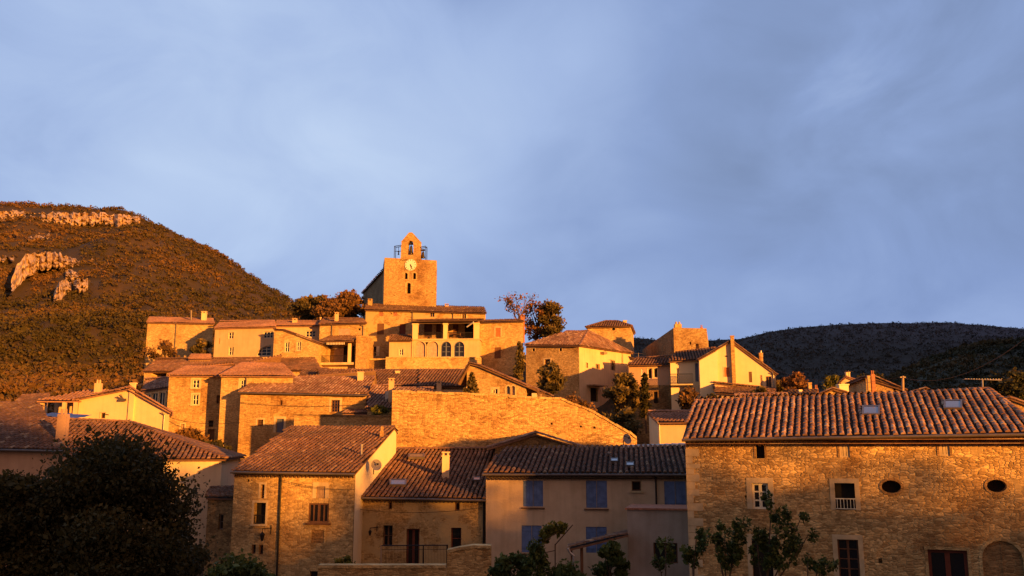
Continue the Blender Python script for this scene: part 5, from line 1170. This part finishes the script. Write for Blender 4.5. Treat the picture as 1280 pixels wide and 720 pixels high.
def lantern(F, px, y0, y1, label):
    u, zt = F.uv(px, y0); _, zb = F.uv(px, y1); h = zt - zb; c = F.pt(u, zb, .45); r = empty('wall_lantern', c, label, 'lantern')
    mb = MB(); w_ = h * .26; rows = []
    for t, q in ((0, .5), (.08, .55), (.62, 1.0), (.66, 1.15), (.9, .35), (1, .1)): rows.append([c + Vector((math.cos(k * 1.0472), math.sin(k * 1.0472), 0)) * w_ * q + Vector((0, 0, h * t)) for k in range(6)])
    mb.grid(rows, None, True); link('lamp_head', mb, M['iron'], r, r)
    mb = MB(); mb.path([c + Vector((0, 0, h)), c + Vector((0, 0, h * 1.25)), F.pt(u + .35, zt + h * .25, .02)], .02); mb.tube(F.pt(u + .3, zt - h * .4, .02), F.pt(u + .3, zt + h * .6, .02), .025); link('bracket', mb, M['iron'], r, r)
lantern(F, 332.3, 663, 675, 'black wall lantern beside the small paired windows of the front stone house')
lantern(F, 340, 653.5, 659, 'small iron bracket lamp under the railed window of the front stone house') if False else None
H = House('front_rendered_house', 'low front house with peeling render and three dark doorways, centre left', 'house', 443.5, 52, 606, 51.5, ST['mixed'], TL['brown'], sp=.28, row=.38)
H.ridge(620.5, (498, 563.5, 62.6), (622, 562.5, 62), ov=.4, back=.05, eaveR=623.5)
F = H.F
H.win(F, 485.3, 626.5, 490, 636.8, fill='dark', frame='brown', grid=(1, 1)); H.win(F, 568.6, 628, 574.6, 638.3, fill='dark', frame='brown', grid=(1, 1))
H.win(F, 478.6, 656.6, 490.6, 683, fill='glass', frame='brown', grid=(2, 2), name='window', depth=.3); H.win(F, 507.5, 661, 524, 712, fill='dark', frame='red', grid=(2, 1), name='door', depth=.3, fw=.09); H.win(F, 563.6, 659.6, 576.5, 687.5, fill='glass', frame='red', grid=(1, 2), depth=.3)
H.build(cornice=2, gutter=True); H.pipe(605, 625, 692, r=.05, mat='iron'); H.pipe(441.8, 620, 700, r=.02, mat='iron', name='cable')
H.chimney(552.8, 561.5, 564.6, 594, 55.3, PL['cream'], 'slab'); H.skylight(487, 602, 508, 609); H.skylight(510.5, 569.5, 531, 574); H.skylight(592, 599, 600, 603)
lantern(F, 464.8, 661, 668.5, 'small black lantern on the rendered wall left of the three doorways')
H = House('shuttered_house', 'long plain rendered house with blue shutters under a shaded roof, front centre', 'house', 607.5, 51, 872, 49.5, PL['tan'], TL['dark'], sp=.3, row=.38)
H.ridge(592.5, (632, 567.5, 57.5), (868, 558.5, 56.5), ov=.35, back=.3, eaveR=592.5)
F = H.F
for r_ in ((653.8, 600.8, 678.8, 633.2), (732.6, 600.8, 758.8, 634.8), (830.5, 601.5, 857.5, 634.5), (652, 656.8, 677.2, 690.6), (732.5, 658.5, 758.5, 691)):
    x0, y0, x1, y1 = r_; xm = (x0 + x1) / 2
    H.win(F, x0, y0, xm - .15, y1, fill='blue', frame=None, name='shutter', label='blue shutter leaf'); H.win(F, xm + .15, y0, x1, y1, fill='blue', frame=None, name='shutter', label='blue shutter leaf')
H.win(F, 789.8, 601.5, 801, 613.5, fill='dark', frame='brown', grid=(1, 1), sur=.06, sill=True)
H.build(cornice=2, gutter=True); H.pipe(819.5, 595, 637, r=.05, mat='iron')
mb = MB()
for x0, y1, x1 in ((651.5, 634.2, 681), (730.5, 635.8, 761), (829, 635.5, 859), (649.5, 691.6, 679.5)):
    ua, z_ = F.uv(x0, y1); ub, _ = F.uv(x1, y1)
    mb = MB(); F.fbox(mb, ua, ub, z_ - .07, z_, .003, .1); H.part('sill', mb, M['brown'])
H.skylight(763.5, 575.5, 772.5, 579.5); H.skylight(783, 580.5, 792.5, 585)
H.chimney(759.5, 764.5, 564.5, 572, 54.5, M['metal'], 'pipe'); dish(783, 549, 57.5, 6.5, '', '', parent=H.roof, root=H.root)
rb = MB(); ridgecap(rb, P(778, 561.3, 57.1) + Vector((0, -.3, .06)), P(856, 558.6, 56.7) + Vector((0, -.3, .06)), r=.17); H.part('metal_ridge', rb, M['metal'])
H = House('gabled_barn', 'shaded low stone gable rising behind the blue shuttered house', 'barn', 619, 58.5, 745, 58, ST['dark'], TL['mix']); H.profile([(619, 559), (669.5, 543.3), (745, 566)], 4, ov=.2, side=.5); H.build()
# annex and lean-to of the shuttered house
H = House('flat_annex', 'flat topped grey rendered annex in front of the blue shuttered house', 'annex', 784, 45, 862, 44.3, PL['grey'], TL['dark']); H.profile([(784, 637.5), (859, 637.5)], 3, tiled=False)
H.win(H.F, 817, 678.5, 847, 704.5, fill='glass', frame='brown', grid=(2, 1), depth=.25); H.build(); mb = MB(); z_ = H.F.uv(820, 637.5)[1]; H.F.fbox(mb, -.08, H.F.W, z_, z_ + .09, -3, .1); H.part('coping', mb, M['brick'])
rt = empty('lean_to_shelter', P(745, 715, 43.5), 'dark tiled lean to shelter on posts left of the flat annex', 'shelter')
q0, q1 = P(712, 684.5, 42.6), P(784.5, 669.5, 44)
rb = MB(); n_ = (q1 - q0); tiles(rb, [P(711, 685, 42.4), P(713, 682, 47), P(785, 665, 47.2), P(785, 670, 43.4)], .28, .4); link('roof', rb, TL['dark'], rt, rt)
mb = MB(); mb.abox(P(725.5, 690, 43).x, P(729, 690, 43).x, 43, 43.2, -9, P(727, 682, 43).z); link('post', mb, M['brown'], rt, rt)
mb = MB(); mb.abox(P(713.5, 690, 45).x, P(715.5, 690, 45).x, 45, 45.2, -9, P(715, 685, 45).z); link('post', mb, M['brown'], rt, rt)
mb = MB(); mb.path([P(710, 685.5, 42.3), P(712.5, 691, 42.3), P(717.5, 695, 42.3), P(717.5, 725, 42.3)], .06, 8); link('downpipe', mb, M['metal'], rt, rt, True)
# low walls in front of the rendered house
stonewall('garden_wall', 'low rubble wall with pale capping at the bottom of the picture, centre left', [(397, 709.5), (557, 709.5)], 44, 44, .5, ST['coarse'])
stonewall('garden_wall', 'taller rubble parapet beside the terrace railing, front centre', [(559, 690.5), (575, 687), (592, 684.5), (614, 685)], 46, 46, .6, ST['coarse'])
rt = empty('terrace_railing', P(517, 706, 47.5), 'wire mesh railing on the terrace before the three doorways', 'railing')
mb = MB(); xa, xb = P(476.5, 682, 47.5), P(560, 681.5, 47.5); zb_ = P(500, 708, 47.5).z
mb.tube(xa, xb, .03); mb.tube((xa.x, xa.y, xa.z - .2), (xb.x, xb.y, xb.z - .2), .012)
for k in range(46): x = xa.x + (xb.x - xa.x) * k / 45; mb.tube((x, xa.y, zb_), (x, xa.y, xa.z), .008, n=4)
link('mesh', mb, M['iron'], rt, rt)
for x in (476.5, 529, 559): mb = MB(); mb.tube(P(x, 709, 47.5), P(x, 681, 47.5), .035); link('post', mb, M['lightwood'] if x == 476.5 else M['iron'], rt, rt)
# ---- the big barn on the right
H = House('big_stone_house', 'big two storey rubble stone house filling the lower right with two oval windows', 'house', 857, 42, 1306, 37, ST['coarse'], TL['mix'], sp=.31, row=.42)
H.ridge(549, (871, 513, 47.5), (1236, 489.5, 43), ov=.3, back=.9, hipR=True, eaveR=541)
F = H.F
H.win(F, 945, 556.5, 955.6, 573, fill='dark', frame=None, sur=.09, surm=ST['block'], depth=.4); H.win(F, 1049.5, 555, 1062, 571.8, fill='dark', frame='sur', grid=(4, 1), depth=.08, fw=.07, sur=.09, surm=ST['block']); H.win(F, 1174, 554.4, 1187, 570, fill='dark', frame='sur', grid=(4, 1), depth=.08, fw=.07, sur=.09, surm=ST['block'])
H.win(F, 940.5, 604, 960.5, 636.5, frame='white', grid=(2, 3), sur=.24, fw=.09, depth=.18); H.win(F, 1044, 604, 1069, 637.5, fill='dark', frame=None, sur=.2, rail='white', depth=.3)
for a in ((1102, 600.5, 1126.5, 616.5), (1233.5, 599.5, 1258.5, 615.5)): H.win(F, *a, shp='oval', fill='dark', frame=None, sur=.10, surm=ST['block'], depth=.45)
H.win(F, 940.5, 673.5, 966, 724, fill='dark', frame=None, sur=.2, name='door'); H.win(F, 1048, 674.5, 1074, 724, fill='glass', frame='brown', grid=(2, 4), sur=.2, name='door', depth=.25)
H.win(F, 1161, 687.5, 1210.5, 728, fill='glass', frame='red', grid=(2, 1), fw=.13, name='door', sur=.12, surm=ST['pale'])
H.win(F, 1228, 676, 1279, 728, shp='arch', fill='block', frame=None, depth=.1, name='blocked_arch', sur=.12, surm=ST['pale']); H.hole(F, 932, 620.5, 2.5, 2.5); H.hole(F, 1100.5, 701, 5, 6.5)
H.build(cornice=2, gutter=True)
quoins(H, H.F, 0, 1)
arc = MB(); u0_, z1_ = F.uv(1094, 674); u1_, _ = F.uv(1143, 674); cu = (u0_ + u1_) / 2; r_ = (u1_ - u0_) / 2; zc_ = z1_ - r_
for k in range(13):
    t0, t1 = math.pi * k / 13 + .03, math.pi * (k + 1) / 13 - .03
    q = [(cu + rr * math.cos(t), zc_ + rr * math.sin(t)) for rr, t in ((r_, t0), (r_ + .26, t0), (r_ + .26, t1), (r_, t1))]
    arc.poly([F.pt(a, b, .02) for a, b in q], q)
    for i in range(4): a, b = q[i], q[(i + 1) % 4]; arc.poly([F.pt(*b, .02), F.pt(*a, .02), F.pt(*a, -.02), F.pt(*b, -.02)], [b, a, a, b])
H.part('relieving_arch', arc, ST['pale'])
H.skylight(1078, 510.5, 1100, 521.5); H.skylight(1180, 503.5, 1203, 514)
mb = MB(); q0, q1 = P(1228, 489, 43.2), P(1228, 474, 43.2); mb.tube(q0 - Vector((0, 0, .3)), q1, .035); mb.tube(P(1206, 473.7, 43.2), P(1252, 475.2, 43.2), .022)
for k in range(13): x = P(1207 + k * 3.6, 474, 43.2); mb.tube(x - Vector((0, .28 - k * .012, 0)), x + Vector((0, .28 - k * .012, 0)), .01, n=4)
link('tv_aerial', mb, M['metal'], H.roof, H.root)
# ================================================================== poles and wires
def pole(px, Y, yt, yb, label):
    r = empty('utility_pole', P(px, yb, Y), label, 'utility pole'); mb = MB(); mb.tube(P(px, yb + 10, Y), P(px, yt, Y), .14, .1, 8); link('mast', mb, M['lightwood'], r, r, True)
    mb = MB(); t = P(px, yt + 1.5, Y); mb.box(t, (.22, 0, 0), (0, .05, 0), (0, 0, .05)); link('crossarm', mb, M['zinc'], r, r)
pole(1128.5, 72, 470, 492, 'wooden utility pole between the dark roofed house and small gable, right')
def wire(a, b, sag, label, r=.012):
    pts = []; 
    for k in range(17): t = k / 16; q = a.lerp(b, t); q.z -= sag * 4 * t * (1 - t); pts.append(q)
    mb = MB(); mb.path(pts, r, 4); single('overhead_wire', mb, M['iron'], label, 'wire', 'overhead wires')
wire(P(1128.5, 472, 72), P(1300, 468, 50) + Vector((0, 0, 2.5)), 1.2, 'thin wire running right from the utility pole before the far hill', .02)
wire(P(1128.5, 471, 72), P(968, 462, 92), .8, 'thin wire running left from the utility pole to the yellow gable', .02)
wire(P(215, 523, 83.5), P(300, 528, 79), .3, 'thin wire crossing the stone houses, middle left', .025)
wire(P(352, 600, 50.3), P(443, 612, 49.6), .15, 'thin cable slung along the eaves of the front stone house', .015)
wire(P(443, 636, 51.4), P(606, 634, 51.1), .25, 'thin cable slung across the rendered wall above the three doorways', .015)
wire(P(300, 503, 79.2), P(457, 505, 77.7), .25, 'thin cable slung along the coursed stone house, centre left', .02)
def aerial(px, ytop, ybot, Y, label):
    r = empty('roof_aerial', P(px, ybot, Y), label, 'aerial', 'aerials on the roofs'); mb = MB(); a, b = P(px, ybot, Y) - Vector((0, 0, .5)), P(px, ytop, Y); mb.tube(a, b, .03); link('mast', mb, M['zinc'], r, r)
    mb = MB(); mb.tube(b - Vector((.5, 0, .1)), b + Vector((.5, 0, -.1)), .02)
    for k in range(6): x = b + Vector((-.45 + k * .18, 0, -.1)); mb.tube(x - Vector((0, .25, 0)), x + Vector((0, .25, 0)), .012, n=4)
    link('antenna', mb, M['zinc'], r, r)
aerial(1060.5, 463, 470, 100.5, 'small aerial on the tiny yellow house, far right')
aerial(798, 441, 452, 100, 'small aerial on the narrow pale house left of the stone tower')
# ================================================================== trees and shrubs
random.seed(21)
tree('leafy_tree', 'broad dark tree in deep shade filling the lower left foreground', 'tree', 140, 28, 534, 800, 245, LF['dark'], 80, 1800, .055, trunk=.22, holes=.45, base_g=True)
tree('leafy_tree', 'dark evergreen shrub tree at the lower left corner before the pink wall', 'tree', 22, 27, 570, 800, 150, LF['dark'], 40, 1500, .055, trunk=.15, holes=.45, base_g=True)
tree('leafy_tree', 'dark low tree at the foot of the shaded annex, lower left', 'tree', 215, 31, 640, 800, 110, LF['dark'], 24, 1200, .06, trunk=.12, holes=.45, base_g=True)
bush('bush', 'yellow green bush at the bottom edge before the front stone house', 'bush', 300, 38, 702, 745, 110, LF['green'], 16, 260, .09)
bush('bush', 'small bright yellow green bush beside the dark stain on the rendered house', 'bush', 432, 47.5, 694, 726, 34, LF['yellow'], 10, 160, .07)
bush('bush', 'autumn bush at the foot of the two window stone house, middle left', 'bush', 238, 80, 536, 566, 56, LF['autumn'], 14, 150, .16)
bush('bush', 'dark low bush below the shaded recess, middle left', 'bush', 268, 79, 552, 574, 44, LF['dark'], 8, 130, .16)
bush('bush', 'leafy orange shrub in front of the tall windowless house', 'bush', 203, 112, 424, 456, 44, LF['autumn'], 12, 100, .17)
bush('bush', 'dark round shrub against the tall windowless house, right of the orange one', 'bush', 254, 114, 424, 446, 30, LF['olive'], 10, 150, .18)
tree('leafy_tree', 'leftmost dark tree of the row on the skyline left of the church', 'tree', 384, 128, 371, 412, 44, LF['olive'], 22, 260, .17, trunk=.3)
tree('leafy_tree', 'tall dark tree of the skyline row, just left of the orange crown', 'tree', 404, 127, 368, 410, 34, LF['olive'], 20, 240, .17, trunk=.3)
tree('leafy_tree', 'orange brown tree crown nearest the church flank', 'tree', 436, 122, 364, 410, 54, LF['autumn'], 30, 260, .17, trunk=.3)
tree('leafy_tree', 'low tree between the small chimneys and the church', 'tree', 417, 120.5, 376, 410, 66, LF['autumn'], 30, 240, .16, trunk=.2)
bare_tree('bare_tree', 'nearly bare autumn tree with thin twigs behind the stone house, centre', 'tree', 650, 126, 366, 425, 52, LF['rust'], 5, 2, .16, 4)
tree('leafy_tree', 'rust coloured half of the big tree group behind the corner house', 'tree', 670, 128, 374, 440, 48, LF['rust'], 30, 110, .17, trunk=.3, holes=.1, ycrown=428)
tree('leafy_tree', 'dense green brown round tree behind the corner house, right of the rust one', 'tree', 688, 126, 373, 440, 42, LF['olive'], 32, 170, .17, trunk=.3, ycrown=428)
tree('ivy_column', 'tall ivy growing up the wall left of the corner house', 'ivy', 650, 99, 427, 486, 17, LF['olive'], 16, 170, .15, 'column', .08)
tree('leafy_tree', 'dark olive leafy tree standing against the stone face of the corner house', 'tree', 686, 93, 452, 502, 48, LF['olive'], 26, 230, .15, trunk=.2)
tree('conifer', 'small pointed fir tree rising behind the great stone wall', 'tree', 590, 70, 467, 505, 25, LF['olive'], 16, 150, .13, 'cone', .1)
tree('leafy_tree', 'large dark drooping tree in front of the plaster corner wall', 'tree', 778, 84, 463, 540, 48, LF['olive'], 30, 280, .13, trunk=.2)
tree('cypress', 'narrow dark cypress in front of the pink plastered house', 'tree', 806, 82, 466, 535, 16, LF['dark'], 18, 230, .11, 'column', .1)
bush('bush', 'low tangle of shrubs under the drooping tree, behind the great wall', 'bush', 775, 74, 512, 545, 70, LF['olive'], 14, 200, .12)
bush('bush', 'brown shrubs along the sloping coping of the great wall', 'bush', 722, 78, 496, 520, 55, LF['autumn'], 10, 130, .12)
bush('bush', 'autumn creeper shrub in front of the yellow balcony house', 'bush', 864, 83, 484, 520, 44, LF['autumn'], 14, 90, .13)
bush('bush', 'dark shrub in shade beside the red door, right', 'bush', 893, 78, 492, 522, 44, LF['dark'], 12, 190, .13)
bush('bush', 'grey green shrub on the lean to roof edge, right', 'bush', 950, 80, 484, 504, 30, LF['olive'], 10, 150, .12)
bush('bush', 'red autumn tree beside the yellow gabled house, right', 'tree', 992, 84, 466, 502, 44, LF['rust'], 16, 150, .15)
bush('bush', 'dark green bush left of the red autumn tree', 'tree', 973, 88, 474, 500, 26, LF['olive'], 10, 150, .15)
tree('leafy_tree', 'golden green trees behind the white chimney, far right', 'tree', 1046, 108, 468, 500, 40, LF['yellow'], 12, 130, .18, trunk=.15)
tree('leafy_tree', 'dark tree behind the dark roofed house, far right', 'tree', 1086, 110, 466, 500, 44, LF['near'], 12, 150, .18, trunk=.15)
tree('leafy_tree', 'dark green tree beyond the television aerial at the right edge', 'tree', 1262, 90, 462, 520, 66, LF['near'], 18, 180, .16, trunk=.2)
bush('bush', 'grassy weeds growing on the lean to roof beside the slim chimney', 'weeds', 474, 74.5, 507, 520, 26, LF['yellow'], 7, 120, .09)
bush('bush', 'dark bush below the blue shutters, left of the climbing vine', 'bush', 640, 38, 690, 745, 60, LF['green'], 14, 320, .075)
bush('bush', 'broad leafy bush under the lean to shelter', 'bush', 760, 37.5, 672, 745, 50, LF['green'], 14, 320, .075)
bush('bush', 'dark bush at the foot of the flat annex', 'bush', 712, 37, 706, 745, 70, LF['green'], 12, 300, .075)
# climbing vine on a leaning pole
rt = empty('climbing_vine', P(690, 725, 37.5), 'climbing vine with yellow green top on thin leaning poles below the blue shutters', 'vine')
mb = MB(); mb.tube(P(694, 730, 37.5), P(694, 680, 37.5), .025); mb.tube(P(694, 681, 37.5), P(716, 656, 37.5), .022); mb.tube(P(676, 692, 37.5), P(694, 688, 37.5), .018); limb(mb, P(668, 735, 37.3), P(674, 680, 37.3), .06, .03); limb(mb, P(674, 682, 37.3), P(700, 662, 37.3), .03, .012); link('stem', mb, M['bark'], rt, rt)
def clump(cs, leaf, per):
    out = []
    for (px, py, Y, r) in cs:
        c = np.array(P(px, py, Y)); d = RNG.normal(size=(per, 3)); d /= np.linalg.norm(d, axis=1)[:, None]; out.append(c + d * (RNG.random((per, 1)) ** .5) * r)
    return leaves_np(np.concatenate(out), leaf)
q, s_ = clump([(683, 664, 37.4, .30), (690, 660, 37.4, .28), (697, 662, 37.4, .25), (703, 659, 37.4, .2), (680, 672, 37.4, .25)], .075, 130); foliage_obj('young_leaves', q, s_, LF['yellow'], rt, rt)
q, s_ = clump([(670, 684, 37.2, .38), (674, 696, 37.2, .40), (666, 705, 37.2, .5), (678, 712, 37.2, .45)], .08, 240); foliage_obj('leaves', q, s_, LF['green'], rt, rt)
# saplings before the big house: bare stems with tufts of leaves
def sapling(px, Y, branches, label, per=70):
    base = P(px, 745, Y); r = empty('sapling', base, label, 'sapling', 'saplings before the big stone house'); mb = MB(); cs = []
    for tx, ty in branches:
        tip = P(tx, ty, Y + random.uniform(-.5, .5)); limb(mb, base, tip, .035, .012, .05, 5)
        n_ = max(2, int((745 - ty) / 13))
        for k in range(n_):
            t = 1 - k * .085 - random.uniform(0, .03)
            if t < .25: break
            c = base.lerp(tip, t); cs.append((c + Vector((random.uniform(-.22, .22), random.uniform(-.2, .2), random.uniform(-.12, .12))), random.uniform(.14, .24)))
    link('stem', mb, M['bark'], r, r)
    out = []
    for c, rr in cs:
        d = RNG.normal(size=(per, 3)); d /= np.linalg.norm(d, axis=1)[:, None]; out.append(np.array(c) + d * (RNG.random((per, 1)) ** .5) * rr * np.array([1, 1, 1.3]))
    q, s_ = leaves_np(np.concatenate(out), .06); foliage_obj('leaves', q, s_, LF['green'], r, r)
sapling(868, 32, [(871, 668), (864, 690)], 'slim dark sapling at the left corner of the big stone house')
sapling(908, 31.5, [(890, 668), (906, 658), (930, 650), (918, 680)], 'three stemmed sapling under the white framed window')
sapling(956, 31, [(964, 620), (982, 636), (1000, 650), (1011, 668), (946, 660)], 'tallest fan shaped sapling before the big stone house')
sapling(1010, 31.5, [(1010, 700), (1024, 702), (1036, 706)], 'short sapling left of the panelled lower door', 50)
sapling(830, 35, [(832, 676), (822, 700)], 'thin sapling before the dark annex window')
# parked car just showing behind the dark foliage
